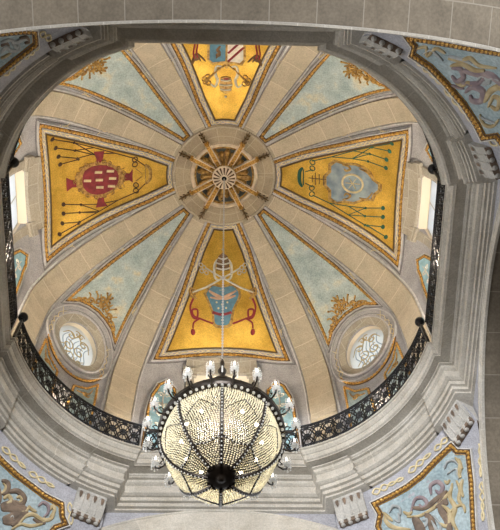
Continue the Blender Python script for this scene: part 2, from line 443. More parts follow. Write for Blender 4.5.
# ------------------------------------------------------------------ ribs, crown ring, rosette
RIBNAME = ['between the right gilded panel and the far right blue panel', 'between the far right blue panel and the far gilded panel', 'between the far gilded panel and the far left blue panel',
           'between the far left blue panel and the left gilded panel', 'between the left gilded panel and the near left blue panel', 'between the near left blue panel and the near gilded panel',
           'between the near gilded panel and the near right blue panel', 'between the near right blue panel and the right gilded panel']
RIBAZ = []
for q in range(4): RIBAZ += [90*q+28.5, 90*q+61.5]
for k, az in enumerate(RIBAZ):
    F = D(az)
    L = [(s_r(1.86), .24), (s_r(4.7), .415), (s_r(6.3), .45), (s_z(4.6), .46), (s_z(.25), .46)]
    poly = [(-h, s) for s, h in L]+[(h, s) for s, h in reversed(L)]
    root = thing('dome_rib', 'tan stone rib '+RIBNAME[k], 'rib', group='stone ribs of the dome')
    obj('rib_shaft', patch([poly], F, -.02, .10), MT['rib'], root)
    for sg, nm in ((-1, 0), (1, 0)):
        p2 = [(sg*(h+.07), s) for s, h in L]; bm = stroke(dens(p2, .3, False), F, .085, .065, 0, taper=False, smooth=False)
        obj('edge_moulding', bm, MT['lavlight'], root)
    root_l = [(-.46, s_z(2.55)), (.46, s_z(2.55)), (.46, s_z(2.25)), (-.46, s_z(2.25))]
    obj('rib_base', patch([root_l], F, .08, .17), MT['rib'], root)
F0 = D(0)
def P0(u, v, w=0):   # polar chart around the crown
    r = math.hypot(u, v); rr, z, nr, nz = rzn(s_r(min(r, 7)))
    k = (rr-w*nr)/max(r, 1e-4); return Vector((u*k, v*k, z-w*nz))
def ringbm(r0, r1, w0, w1, n=96, prof=None):
    bm = bmesh.new(); uvl = bm.loops.layers.uv.verify()
    pr = prof or [(r0, w0), (r0, w1), (r1, w1), (r1, w0)]
    rows = [[bm.verts.new(P0(r*math.cos(2*PI*k/n), r*math.sin(2*PI*k/n), w)) for k in range(n)] for r, w in pr]
    for a in range(len(pr)-1):
        for k in range(n):
            g = bm.faces.new([rows[a][k], rows[a][(k+1) % n], rows[a+1][(k+1) % n], rows[a+1][k]])
            c = [(k*2*PI/n*1.5, pr[a][0]), ((k+1)*2*PI/n*1.5, pr[a][0]), ((k+1)*2*PI/n*1.5, pr[a+1][0]), (k*2*PI/n*1.5, pr[a+1][0])]
            for lp, cc in zip(g.loops, c): lp[uvl].uv = cc
    bmesh.ops.recalc_face_normals(bm, faces=bm.faces)
    return bm
ring = thing('crown_ring', 'round tan stone ring of blocks around the central rosette of the dome', 'stone ring', (0, 0, 9.2))
def inplace(o, root):   # keep world coordinates under a moved parent
    o.matrix_parent_inverse = root.matrix_basis.inverted(); return o
inplace(obj('block_ring', ringbm(1.22, 1.88, -.03, .13), MT['ring_stone'], ring), ring)
inplace(obj('outer_moulding', ringbm(0, 0, 0, 0, prof=[(1.80, .12), (1.83, .17), (1.89, .17), (1.92, 0)]), MT['rib'], ring), ring)
ros = thing('ceiling_rosette', 'central gilded leaf rosette with a pale fluted boss at the dome crown', 'rosette', (0, 0, 9.2))
def rp(name, bm, m, **k): return inplace(obj(name, bm, MT[m], ros, **k), ros)
rp('rim', ringbm(0, 0, 0, 0, prof=[(1.10, .02), (1.12, .2), (1.18, .24), (1.24, .2), (1.26, .05)]), 'boss')
rp('gilt_ring', ringbm(1.03, 1.10, .02, .12), 'giltorn')
rp('dark_ground', ringbm(.2, 1.12, .0, .02), 'teal')
for k in range(24):
    a = 2*PI*k/24+rad(7.5); big = k % 2 == 0; r1 = .98 if big else .88; bm = bmesh.new()
    def LF(u, v, w, a=a): return P0(v*math.cos(a)-u*math.sin(a), v*math.sin(a)+u*math.cos(a), w)
    W = .115 if big else .10
    stroke([(0, .36), (0, .6), (0, .8), (0, r1)], LF, W*2, .13, .02, bm=bm, wf=lambda t: (.5+.75*t if t < .75 else 1.06-(t-.75)*2.6))
    dot((0, r1-.06), LF, W*.8, .16, .03, bm)
    rp('gilt_leaf', bm, 'giltorn')
def lathe(prof, n=40, c=(0, 0, 0)):
    bm = bmesh.new(); rows = [[bm.verts.new((c[0]+r*math.cos(2*PI*k/n), c[1]+r*math.sin(2*PI*k/n), c[2]+z)) for k in range(n)] for r, z in prof]
    for a in range(len(rows)-1):
        for k in range(n): bm.faces.new([rows[a][k], rows[a][(k+1) % n], rows[a+1][(k+1) % n], rows[a+1][k]])
    if prof[0][0] > 1e-3: bm.faces.new(rows[0])
    if prof[-1][0] > 1e-3: bm.faces.new(rows[-1])
    bmesh.ops.remove_doubles(bm, verts=bm.verts, dist=1e-5)
    bmesh.ops.recalc_face_normals(bm, faces=bm.faces); return bm
rp('boss', lathe([(.34, 9.2), (.38, 8.95), (.44, 8.82), (.43, 8.74), (.36, 8.70), (.16, 8.62), (.09, 8.62), (.09, 8.9)], 48), 'boss')
rp('chain_hole', lathe([(.09, 8.68), (.0, 8.68)], 20), 'hole')
for k in range(16):
    a = 2*PI*k/16; bm = bmesh.new(); c, s = math.cos(a), math.sin(a)
    for sg in (1,):
        vs = [Vector((r*c-o*s, r*s+o*c, z)) for r, o, z in ((.15, -.010, 8.60), (.15, .010, 8.60), (.39, .036, 8.695), (.39, -.036, 8.695), (.15, 0, 8.66), (.39, 0, 8.76))]
        v = [bm.verts.new(x) for x in vs]
        for f in ((0, 1, 2, 3), (0, 1, 4), (3, 2, 5), (1, 2, 5, 4), (0, 3, 5, 4)): bm.faces.new([v[i] for i in f])
    rp('boss_groove', bm, 'giltbase')
for k, az in enumerate(RIBAZ):
    a = rad(az); root = thing('gilded_console', 'gilded console heading the rib '+RIBNAME[k].replace(' panel', ''), 'console', (1.0*math.cos(a), 1.0*math.sin(a), 9.1), group='gilded consoles round the rosette')
    def LF(u, v, w, a=a): return P0(v*math.cos(a)-u*math.sin(a), v*math.sin(a)+u*math.cos(a), w)
    def cp(nm, bm, m): return inplace(obj(nm, bm, MT[m], root), root)
    cp('bracket', patch([[(-.07, .45), (.07, .45), (.07, 1.34), (-.07, 1.34)]], LF, .05, .28), 'gilt')
    cp('side_strip', patch([[(-.10, .45), (-.07, .45), (-.07, 1.36), (-.10, 1.36)], [(.07, .45), (.10, .45), (.10, 1.36), (.07, 1.36)]], LF, .05, .30), 'boss')
    bm = bmesh.new(); dot((0, 1.36), LF, .12, .34, 0.05, bm); dot((0, .56), LF, .09, .33, .05, bm); cp('volute', bm, 'gilt')
    bm = bmesh.new()
    stroke([(0, 1.38), (0, 1.6), (0, 1.90)], LF, .09, .16, .12, bm=bm, wf=lambda t: 1-.75*t)
    for t_ in (1.45, 1.62, 1.76):
        for sg in (-1, 1): stroke([(0, t_), (sg*.06, t_+.02), (sg*.09, t_+.07)], LF, .045, .12, .12, bm=bm, wf=lambda t: 1-.7*t)
    cp('leaf_tail', bm, 'giltdark')

# ------------------------------------------------------------------ the four gilded panels
def gold_loop():
    sl = s_r(2.12); sh = s_r(6.34)
    out = [(-.34, sl), (.34, sl), (.70, s_r(3.0)), (1.20, s_r(4.5)), (1.60, s_r(5.5)), (1.99, sh)]
    n = 9
    for k in range(1, n): t = -1+2*k/n; out.append((-t*1.99, sh-(1-t*t)*.48))
    out += [(-1.99, sh), (-1.60, s_r(5.5)), (-1.20, s_r(4.5)), (-.70, s_r(3.0))]
    return out
GL = gold_loop()
def gold_panel(az, label):
    F = D(az); root = thing('heraldic_painting', label, 'ceiling painting', F(0, s_r(4.4), 0), group='gilded heraldic panels of the dome')
    def part(nm, bm, m, par=None, lab=None, smooth=False):
        o = obj(nm, bm, MT[m], par or root, smooth)
        o.matrix_parent_inverse = root.matrix_basis.inverted() if not par else Matrix.Identity(4)
        if lab: o['label'] = lab
        return o
    part('gold_field', patch([GL], F, -.02, .03), 'gold')
    part('dark_outline', band(GL, -.01, .045, F, .0, .06), 'goldline')
    part('scroll_border', band(GL, .05, .20, F, 0, .04), 'lav')
    part('border_scrollwork', guilloche(offset(GL, .125), F, .048, .42, .042, .035), 'cream')
    part('gilt_ground', band(GL, .20, .335, F, 0, .05), 'giltbase')
    part('rope_moulding', rope(offset(GL, .268), F, .11, .06, .045, .19), 'gilt')
    part('outer_moulding', band(GL, .345, .38, F, 0, .075), 'lavlight')
    part('slate_line', band(GL, .44, .462, F, 0, .035), 'lavdark')
    bm = bmesh.new()
    for sg in (-1, 1):      # little strap knots on the outer border
        for rr_ in (3.1, 4.6, 5.9):
            s = s_r(rr_); x = sg*(.24+rr_*.285+.25)
            for k in (-1, 1): stroke([(x-sg*.10, s-.22*k), (x+sg*.02, s-.08*k), (x-sg*.02, s+.08*k), (x+sg*.10, s+.2*k)], F, .028, .02, .03, bm=bm)
    part('strap_knots', bm, 'cream')
    return root, F, part
def crop(ox, oy, k): return lambda x, y: (ox+x/k, oy+y/k)
def mapper(az, cr): return lambda x, y: uvat(az, *cr(x, y))

# --- far panel: tiara, crossed keys, azure shield, red cords
root, F, part = gold_panel(90, 'far gilded dome panel with papal tiara, crossed keys, azure shield and dark red cords')
m = mapper(90, crop(150, 220, 3.333))
def L_(pts): return [m(*p) for p in pts]
part('shield', patch([L_(crom([(178, 245), (205, 212), (240, 218), (280, 212), (305, 250), (282, 300), (272, 352), (240, 362), (210, 352), (204, 305), (178, 245)], 3)[:-1])], F, .02, .05), 'giltorn')
sh = part('shield_field', patch([L_(crom([(187, 247), (208, 221), (240, 226), (276, 221), (296, 250), (275, 298), (264, 345), (240, 352), (217, 345), (211, 303), (187, 247)], 3)[:-1])], F, .03, .065), 'azure')
bm = bmesh.new(); stroke(L_([(196, 236), (222, 252), (250, 262), (285, 252)]), F, .14, .04, .06, bm=bm); stroke(L_([(288, 236), (262, 250), (235, 262), (200, 258)]), F, .12, .05, .06, bm=bm); part('crossed_arms', bm, 'flesh')
bm = bmesh.new(); stroke(L_([(208, 308), (240, 316), (272, 308)]), F, .12, .02, .06, bm=bm, taper=False); part('red_band', bm, 'crimson')
bm = bmesh.new()
for p in ((222, 275), (240, 282), (258, 275), (228, 295), (254, 294), (240, 335)): dot(m(*p), F, .045, .02, .06, bm)
stroke(L_([(240, 228), (240, 246)]), F, .04, .02, .06, bm=bm); stroke(L_([(230, 234), (250, 234)]), F, .04, .02, .06, bm=bm)
part('shield_charges', bm, 'cream')
bm = patch([L_([(222, 168), (222, 140), (228, 120), (243, 108), (258, 120), (265, 140), (264, 168)])], F, .02, .07); part('tiara', bm, 'bronze')
bm = bmesh.new()
for y, h in ((160, 23), (143, 22), (126, 16)): stroke(L_([(243-h, y), (243, y+5), (243+h, y)]), F, .065, .05, .06, bm=bm, taper=False)
dot(m(243, 98), F, .05, .05, .03, bm); stroke(L_([(243, 96), (243, 84)]), F, .03, .03, .03, bm=bm)
part('tiara_crowns', bm, 'silver')
for sg in (-1, 1):
    X = lambda x: 243+sg*(x-243)
    bm = bmesh.new(); stroke(L_([(X(228), 128), (X(215), 150), (X(216), 190), (X(228), 200)]) , F, .10, .04, .03, bm=bm); part('white_lappet', bm, 'silver')
    bm = bmesh.new(); stroke(L_([(X(345), 242), (X(300), 225), (X(255), 200), (X(215), 178), (X(185), 160)]), F, .07, .05, .05, bm=bm, taper=False, smooth=False)
    for (x, y) in ((180, 158), (172, 170), (188, 176), (170, 150)):
        stroke([ (m(X(x), y)[0]+.07*math.cos(t*PI/4), m(X(x), y)[1]+.07*math.sin(t*PI/4)) for t in range(9)], F, .035, .05, .04, bm=bm, taper=False)
    part('key', bm, 'silver')
    bm = bmesh.new(); stroke(L_([(X(345), 240), (X(328), 240), (X(350), 228), (X(352), 250), (X(333), 262), (X(350), 240)]), F, .09, .05, .04, bm=bm); dot(m(X(340), 242), F, .10, .06, .03, bm); part('key_bit', bm, 'giltorn')
    bm = bmesh.new(); stroke(L_([(X(342), 262), (X(352), 290), (X(345), 322), (X(330), 328), (X(328), 300), (X(345), 300), (X(340), 320), (X(312), 332), (X(275), 346)]), F, .07, .045, .03, bm=bm, taper=False)
    stroke(L_([(X(318), 328), (X(340), 342), (X(343), 362)]), F, .06, .045, .03, bm=bm, taper=False)
    dot(m(X(343), 374), F, .09, .06, .03, bm, sy=1.5); part('red_cord', bm, 'red')

# --- near panel: two-part shield cut by the cornice, keys and tiara
root, F, part = gold_panel(270, 'near gilded dome panel with a shield half blue and half striped, partly behind the cornice')
m = mapper(270, crop(160, 35, 3.846))
sB = m(220, 30); sS = sB[1]
def H(u, dv): return (u, sS+dv)   # heraldry laid out about the panel's axis
cx = m(257, 60)[0]; k1 = (m(320, 60)[0]-m(195, 60)[0])/125
U = lambda x: cx+(x-257)*k1
def Y(y): return m(257, y)[1] if y > 35 else sS+(35-y)*.0098
def L_(pts): return [(U(x), Y(y)) for x, y in pts]
part('shield', patch([L_([(178, -60), (183, 20), (180, 85), (200, 110), (240, 106), (257, 128), (275, 106), (318, 110), (332, 85), (328, 20), (335, -60)])], F, .02, .05), 'giltorn')
part('shield_blue_half', patch([L_([(190, -52), (192, 20), (190, 88), (205, 100), (252, 96), (252, -52)])], F, .03, .065), 'azure')
part('shield_white_half', patch([L_([(260, -52), (260, 96), (308, 100), (322, 85), (319, 20), (322, -52)])], F, .03, .065), 'white')
bm = bmesh.new()
for a_, b_ in (((262, 98), (322, 38)), ((262, 66), (320, 8)), ((262, 30), (320, -28)), ((262, -4), (310, -52))):
    stroke(L_([a_, b_]), F, .085, .012, .062, bm=bm, taper=False, smooth=False)
part('crimson_stripes', bm, 'crimson')
bm = bmesh.new(); stroke(L_([(216, 84), (228, 66), (222, 52), (232, 38)]), F, .13, .03, .06, bm=bm); dot((U(224), Y(72)), F, .10, .05, .06, bm); part('shield_emblem', bm, 'bronze')
bm = patch([L_([(236, 160), (228, 190), (234, 212), (255, 224), (276, 212), (282, 190), (274, 160), (255, 156)])], F, .02, .07); part('tiara', bm, 'giltorn')
bm = bmesh.new()
for y, h in ((168, 20), (186, 26), (204, 22)): stroke(L_([(255-h, y), (255, y+4), (255+h, y)]), F, .06, .05, .06, bm=bm, taper=False)
dot((U(255), Y(236)), F, .05, .05, .03, bm)
part('tiara_crowns', bm, 'silver')
bm = bmesh.new(); dot((U(256), Y(165)), F, .12, .03, .06, bm, sy=.4); part('tiara_lining', bm, 'crimson')
for sg in (-1, 1):
    X = lambda x: 257+sg*(x-257)
    bm = bmesh.new(); stroke(L_([(X(268), 122), (X(296), 118), (X(300), 150), (X(292), 170), (X(302), 195), (X(322), 180)]), F, .10, .04, .03, bm=bm); part('white_lappet', bm, 'silver')
    bm = bmesh.new(); stroke(L_([(X(262), 112), (X(290), 130), (X(320), 155), (X(342), 172)]), F, .065, .05, .05, bm=bm, taper=False, smooth=False)
    for (x, y) in ((340, 172), (328, 178), (345, 160), (332, 152)):
        stroke([(U(X(x))+.08*math.cos(t*PI/4), Y(y)+.08*math.sin(t*PI/4)) for t in range(9)], F, .04, .05, .04, bm=bm, taper=False)
    part('key', bm, 'giltorn')
    bm = bmesh.new(); stroke(L_([(X(358), 88), (X(372), 72), (X(392), 92), (X(378), 60), (X(360), 70), (X(340), 92)]), F, .08, .05, .04, bm=bm); dot((U(X(374)), Y(76)), F, .12, .06, .03, bm); part('key_bit', bm, 'bronze')
    bm = bmesh.new()
    for o in (-6, 6): stroke(L_([(X(376+o), 72), (X(380+o), 52), (X(374+o), 20), (X(384+o), -30)]), F, .055, .04, .06, bm=bm, taper=False)
    part('red_cord', bm, 'red')

# --- cardinals' hats with their trees of tassels
def tassels(part, pts_rows, m, F, mat, strings, knots, hat=None):
    k = 0
    for (x, y, tx, ty) in pts_rows:
        bm = bmesh.new(); stroke([m(tx, ty), m(x, y)], F, .035, .02, .03, bm=bm, taper=False, smooth=False); dot(m(x, y), F, .085, .05, .03, bm); dot(m(tx, ty), F, .05, .04, .03, bm)
        part('tassel', bm, mat)
    bm = bmesh.new()
    for a_, b_ in strings: stroke([m(*a_), m(*b_)], F, .032, .02, .03, bm=bm, taper=False, smooth=False)
    for kx, ky in knots:
        c = m(kx, ky); stroke([(c[0]+.09*math.cos(t*PI/4), c[1]+.09*math.sin(t*PI/4)) for t in range(9)], F, .035, .03, .03, bm=bm, taper=False)
    part('cord', bm, mat)
# left panel
root, F, part = gold_panel(180, 'left gilded dome panel with a crimson shield on a cross under a tasselled hat')
m = mapper(180, crop(40, 120, 3.571))
L_ = lambda pts: [m(*p) for p in pts]
T1 = [(42, 68, 120, 80), (54, 99, 124, 108), (64, 130, 132, 136), (70, 158, 136, 140)]
T2 = [(82, 301, 145, 302), (82, 334, 140, 330), (78, 369, 140, 364), (68, 408, 136, 370)]
tassels(part, T1, m, F, 'brown', [((120, 80), (192, 98)), ((192, 98), (268, 118)), ((268, 118), (335, 136)), ((124, 108), (192, 98)), ((120, 80), (190, 120)), ((190, 120), (268, 118)), ((132, 136), (190, 120)), ((124, 108), (200, 125)), ((335, 136), (378, 165))], [(338, 140), (338, 158)])
tassels(part, T2, m, F, 'brown', [((145, 302), (212, 300)), ((212, 300), (278, 286)), ((278, 286), (345, 256)), ((140, 330), (212, 325)), ((212, 325), (278, 286)), ((145, 302), (212, 325)), ((140, 364), (212, 325)), ((140, 330), (205, 330)), ((345, 256), (382, 220))], [(342, 232), (342, 252)])
for arm_ in [L_([(92, 205), (112, 214), (135, 212), (135, 238), (112, 240), (94, 254)]), L_([(300, 188), (318, 190), (330, 175), (330, 222), (318, 214), (300, 216)]), L_([(190, 112), (228, 110), (222, 140), (220, 160), (200, 160), (200, 138)]), L_([(198, 312), (204, 290), (205, 272), (226, 272), (228, 290), (240, 306)])]: part('cross_arm', patch([arm_], F, .02, .06), 'crimson')
cart = L_([(122, 200), (140, 185), (150, 165), (180, 152), (215, 150), (232, 148), (262, 160), (292, 178), (300, 200), (296, 225), (270, 245), (240, 265), (215, 277), (185, 272), (150, 262), (128, 238)])
part('cartouche', patch([cart], F, .03, .075), 'giltorn')
part('shield', patch([L_(crom([(148, 208), (156, 180), (190, 162), (235, 160), (272, 180), (278, 212), (262, 240), (222, 262), (180, 262), (152, 240), (148, 208)], 2)[:-1])], F, .04, .10), 'crimson')
bm = bmesh.new()
for (x, y) in ((205, 184), (248, 180), (165, 215), (208, 212), (256, 206), (210, 238), (252, 234)):
    for dx in (-8, 8): dot(m(x+dx, y), F, .045, .03, .09, bm, sy=1.1)
    stroke([m(x-13, y), m(x+13, y)], F, .11, .03, .09, bm=bm, taper=False)
part('shield_charges', bm, 'cream')
bm = bmesh.new()
for i, p in enumerate(cart):
    q = cart[(i+1) % len(cart)]; stroke(spiral((p[0]+q[0])/2, (p[1]+q[1])/2, .10, 1.1, i*1.3, 1 if i % 2 else -1, 8), F, .045, .05, .06, bm=bm, n=2)
part('cartouche_scrolls', bm, 'giltorn')
bm = bmesh.new(); stroke(L_([(374, 158), (392, 175), (392, 208), (376, 228)]), F, .13, .05, .03, bm=bm); stroke(L_([(376, 165), (376, 222)]), F, .07, .05, .03, bm=bm); part('hat', bm, 'giltorn')
bm = bmesh.new()
for a_, b_ in (((276, 180), (300, 170)), ((296, 225), (300, 240)), ((288, 232), (282, 245)), ((340, 172), (365, 192)), ((340, 218), (365, 200))): stroke(L_([a_, b_]), F, .05, .04, .03, bm=bm)
part('gilt_sprigs', bm, 'giltorn')
# right panel
root, F, part = gold_panel(0, 'right gilded dome panel with a blue-grey shield and a dark green tasselled hat')
m = mapper(0, crop(270, 120, 3.333))
L_ = lambda pts: [m(*p) for p in pts]
tassels(part, [(408, 77, 342, 88), (400, 103, 340, 90), (390, 131, 334, 112), (388, 159, 328, 137)], m, F, 'green',
        [((342, 88), (278, 102)), ((278, 102), (205, 122)), ((205, 122), (142, 136)), ((340, 90), (276, 128)), ((334, 112), (278, 102)), ((328, 137), (276, 128)), ((276, 128), (205, 122)), ((334, 112), (276, 128)), ((142, 165), (118, 172))], [(142, 140), (142, 160)])
tassels(part, [(378, 293, 320, 293), (378, 323, 318, 320), (378, 356, 318, 350), (388, 390, 326, 352)], m, F, 'green',
        [((320, 293), (262, 287)), ((262, 287), (198, 276)), ((198, 276), (142, 250)), ((318, 320), (262, 287)), ((320, 293), (262, 316)), ((318, 350), (262, 316)), ((262, 316), (198, 276)), ((318, 320), (262, 316)), ((142, 222), (118, 210))], [(140, 226), (140, 246)])
shp = [(190, 188), (206, 172), (206, 152), (222, 140), (255, 150), (285, 150), (310, 160), (330, 175), (342, 200), (362, 214), (362, 232), (345, 245), (338, 262), (310, 262), (280, 272), (250, 266), (225, 272), (206, 258), (206, 232), (190, 215)]
part('cartouche', patch([L_([(276+(x-276)*1.15, 208+(y-208)*1.14) for x, y in shp])], F, .02, .05), 'giltorn')
part('shield', patch([L_(shp)], F, .03, .07), 'slate')
bm = bmesh.new(); c = m(278, 210)
stroke([(c[0]+.33*math.cos(t*PI/8), c[1]+.40*math.sin(t*PI/8)) for t in range(17)], F, .085, .06, .06, bm=bm, taper=False)
for a_ in (0.5, 1.5, 2.6): stroke([(c[0]+.22*math.cos(a_), c[1]+.28*math.sin(a_)), (c[0]-.22*math.cos(a_), c[1]-.28*math.sin(a_))], F, .07, .05, .06, bm=bm)
part('ring_emblem', bm, 'cream')
bm = bmesh.new()
for (x, y, hd) in ((258, 156, 1), (258, 256, -1)): stroke(L_([(x-14, y-8*hd), (x+4, y-4*hd), (x+12, y+6*hd), (x-2, y+12*hd), (x-8, y+4*hd)]), F, .09, .05, .06, bm=bm)
stroke(L_([(300, 160), (325, 172), (340, 190)]), F, .07, .05, .06, bm=bm); stroke(L_([(300, 258), (325, 262), (345, 240)]), F, .07, .05, .06, bm=bm)
part('shield_scrolls', bm, 'giltorn')
bm = bmesh.new()
for a_, b_ in (((130, 192), (188, 198)), ((152, 175), (152, 215)), ((165, 180), (165, 212)), ((180, 185), (180, 215)), ((142, 184), (142, 206))): stroke(L_([a_, b_]), F, .055, .05, .03, bm=bm)
part('cross', bm, 'bronze')
bm = bmesh.new(); stroke(L_([(110, 158), (100, 170), (98, 190), (100, 208), (108, 222)]), F, .14, .06, .03, bm=bm); stroke(L_([(112, 164), (112, 216)]), F, .10, .06, .03, bm=bm); part('hat', bm, 'green')

# ------------------------------------------------------------------ the four blue panels and oculus surrounds
SC = s_z(OC_Z)
def blue_loop():
    sr = s_r(6.62)
    out = [(-.06, s_r(2.05)), (.06, s_r(2.05)), (.42, s_r(3.9)), (.70, s_r(5.1)), (1.10, sr)]
    for t in (.62, .32, 0, -.32, -.62): out.append((1.10*t*1.25 if abs(t) > .5 else t*1.3, SC-2.02*math.sqrt(max(0, 1-(t*1.10/1.42)**2))))
    out += [(-1.10, sr), (-.70, s_r(5.1)), (-.42, s_r(3.9))]
    return out
BL = blue_loop()
for az in (45, 135, 225, 315):
    F = D(az); nm = DIAG[az]
    root = thing('blue_fresco_panel', 'pale blue clouded dome panel above the %s round window' % nm, 'ceiling painting', F(0, s_r(4.8), 0), group='blue fresco panels of the dome')
    def part(n_, bm, mm, root=root): return inplace(obj(n_, bm, MT[mm], root), root)
    part('fresco_field', patch([BL], F, -.02, .03), 'blue')
    part('gilt_ground', band(BL, 0, .125, F, 0, .05), 'giltbase')
    part('rope_moulding', rope(offset(BL, .06), F, .105, .06, .04, .19), 'gilt')
    part('outer_moulding', band(BL, .14, .17, F, 0, .065), 'lavlight')
    part('slate_line', band(BL, .20, .22, F, 0, .035), 'lavdark')
    bm = bmesh.new()
    for sg in (-1, 1):
        for rr_, x in ((3.4, .47), (4.6, .74), (5.7, 1.02)):
            s = s_r(rr_)
            for k in (-1, 1): stroke([(sg*(x-.05), s-.2*k), (sg*(x+.04), s-.07*k), (sg*(x+.0), s+.07*k), (sg*(x+.1), s+.2*k)], F, .026, .02, .03, bm=bm)
    part('strap_knots', bm, 'cream')
    bm = bmesh.new()           # acanthus spray over the window
    sb = SC-2.02
    stroke([(0, sb-.06), (0, sb-.3), (.03, sb-.55), (-.02, sb-.78)], F, .11, .07, .03, bm=bm)
    for sg in (-1, 1):
        for (cx_, cy_, r0, tr, a0) in ((.20, sb-.20, .17, 1.3, PI/2), (.44, sb-.02, .15, 1.3, PI), (.66, sb+.14, .12, 1.2, PI/2), (.14, sb-.44, .11, 1.2, 0), (.85, sb+.31, .09, 1.1, PI/2)):
            stroke(spiral(sg*cx_, cy_, r0, tr, a0 if sg > 0 else PI-a0, sg, 12), F, .075, .06, .03, bm=bm, n=2)
        for (x0, y0, x1, y1) in ((0, -.45, .14, -.68), (.3, -.25, .46, -.42), (.56, -.1, .7, -.2), (.2, -.1, .55, .0), (.5, 0, .9, .28), (.08, -.05, .3, -.5)):
            stroke([(sg*x0, sb+y0), (sg*(x0+x1)/2+.03, sb+(y0+y1)/2-.04), (sg*x1, sb+y1)], F, .065, .05, .03, bm=bm)
        dot((sg*.13, sb-.70), F, .045, .06, .03, bm); dot((sg*.48, sb-.44), F, .045, .06, .03, bm)
    part('acanthus_spray', bm, 'giltorn')
    # surround of the round window
    root = thing('window_surround', 'oval stone surround with gilded outer rope of the %s round window' % nm, 'window surround', F(0, SC, 0), group='surrounds of the round windows')
    e0 = ell(0, SC, OC_A, OC_B, 48)
    part('stone_ring', band(e0, .0, .27, F, -.02, .09), 'hood', root)
    part('inner_bead', band(e0, .27, .31, F, 0, .12), 'lavlight', root)
    part('lavender_ring', band(e0, .31, .56, F, 0, .05), 'lav', root)
    part('slate_line', band(e0, .40, .42, F, 0, .06), 'lavdark', root)
    part('outer_bead', band(e0, .56, .60, F, 0, .09), 'lavlight', root)
    lo = ell(0, SC, 1.32, 1.98, 26, rad(22), rad(158))
    part('gilt_ground', band([(p[0], p[1]) for p in lo], -.05, .06, F, 0, .04, closed=False), 'giltbase', root)
    part('gilt_rope', rope(lo, F, .10, .055, .035, .15, False), 'gilt', root)
    bm = bmesh.new()
    for sg in (-1, 1):
        for k in (-1, 1):
            stroke([(sg*(1.05-.10*k), SC-.95), (sg*(1.08+.09*k), SC-.6), (sg*(1.15-.09*k), SC-.25), (sg*(1.18+.07*k), SC+.1), (sg*(1.18-.08*k), SC+.45), (sg*(1.2+.06*k), SC+.8)], F, .035, .03, .04, bm=bm)
    part('strapwork', bm, 'cream', root)
    for sg in (-1, 1):         # small triangular blue panels under the window
        tri = [(sg*1.16, s_z(3.55)), (sg*1.22, s_z(.6)), (sg*.35, s_z(.6)), (sg*.40, s_z(2.55)), (sg*.85, s_z(2.9))]
        r2 = thing('corner_panel', 'small blue gilt-edged panel at the %s lower corner of the %s round window' % ('left' if sg < 0 else 'right', nm), 'ceiling painting', F(sg*.9, s_z(2), 0), group='small corner panels under the round windows')
        part('fresco_field', patch([tri], F, -.01, .03), 'pblue', r2)
        part('gilt_ground', band(tri, -.02, .085, F, 0, .04), 'giltbase', r2)
        part('rope_moulding', rope(offset(tri, .035), F, .09, .05, .035, .15), 'gilt', r2)
        bm = bmesh.new(); stroke(spiral(sg*.85, s_z(2.55), .14, 1.3, 0, sg, 12), F, .06, .04, .03, bm=bm, n=2); stroke([(sg*1.05, s_z(3.1)), (sg*.95, s_z(2.7)), (sg*.7, s_z(2.5)), (sg*.5, s_z(2.4))], F, .06, .04, .03, bm=bm)
        part('scroll', bm, 'giltorn', r2)

# ------------------------------------------------------------------ lunette hoods and their blue side panels
for az in (0, 90, 180, 270):
    F = D(az); nm = SIDE[az]
    def part(n_, bm, mm, root): return inplace(obj(n_, bm, MT[mm], root), root)
    root = thing('lunette_hood', 'grey stone lunette hood over the %s window below the gilded panel' % nm, 'window hood', F(0, s_z(6.6), 0), group='stone hoods over the lunette windows')
    top = [(1.28*t, s_r(6.34)-.48*(1-(1.28*t/1.99)**2)+.43) for t in (-1, -.6, -.2, .2, .6, 1)]
    poly = top+[(1.30, s_z(NTOP)), (NW, s_z(NTOP)+.02), (-NW, s_z(NTOP)+.02), (-1.30, s_z(NTOP))]
    part('arched_soffit', patch([poly], F, -.02, .13), 'hood', root)
    for sg in (-1, 1):
        part('jamb', patch([[(sg*NW, s_z(NTOP)-.1), (sg*1.30, s_z(NTOP)-.1), (sg*1.28, s_z(.5)), (sg*NW, s_z(.5))]], F, -.02, .11), 'hood', root)
        part('impost', patch([[(sg*.92, s_z(6.3)), (sg*1.42, s_z(6.3)), (sg*1.42, s_z(6.0)), (sg*.92, s_z(6.0))]], F, .05, .21), 'hood', root)
    for sg in (-1, 1):
        r2 = thing('lunette_side_panel', 'bright blue gilt-edged panel on the %s side of the %s lunette window' % ('left' if sg < 0 else 'right', nm), 'ceiling painting', F(sg*2, s_z(4.6), 0), group='blue panels beside the lunette windows')
        pl = [(sg*1.62, s_z(.5)), (sg*1.62, s_z(4.7)), (sg*1.72, s_z(5.35)), (sg*1.95, s_z(5.6)), (sg*2.18, s_z(5.35)), (sg*2.36, s_z(4.7)), (sg*2.44, s_z(3.6)), (sg*2.44, s_z(.5))]
        part('fresco_field', patch([pl], F, -.01, .03), 'sblue', r2)
        part('gilt_ground', band(pl, -.02, .09, F, 0, .04), 'giltbase', r2)
        part('rope_moulding', rope(offset(pl, .035), F, .09, .05, .035, .15), 'gilt', r2)
        part('outer_moulding', band(pl, .11, .14, F, 0, .06), 'lavlight', r2)
        bm = bmesh.new()
        for zz in (4.9, 4.2, 3.5, 2.8):
            for k in (-1, 1): stroke(spiral(sg*2.02+k*.13, s_z(zz), .12, 1.2, PI/2, k, 10), F, .045, .03, .03, bm=bm, n=2)
        stroke([(sg*2.0, s_z(5.2)), (sg*2.04, s_z(4.5)), (sg*1.98, s_z(3.6)), (sg*2.03, s_z(2.6))], F, .05, .03, .03, bm=bm)
        part('scroll', bm, 'pale', r2)

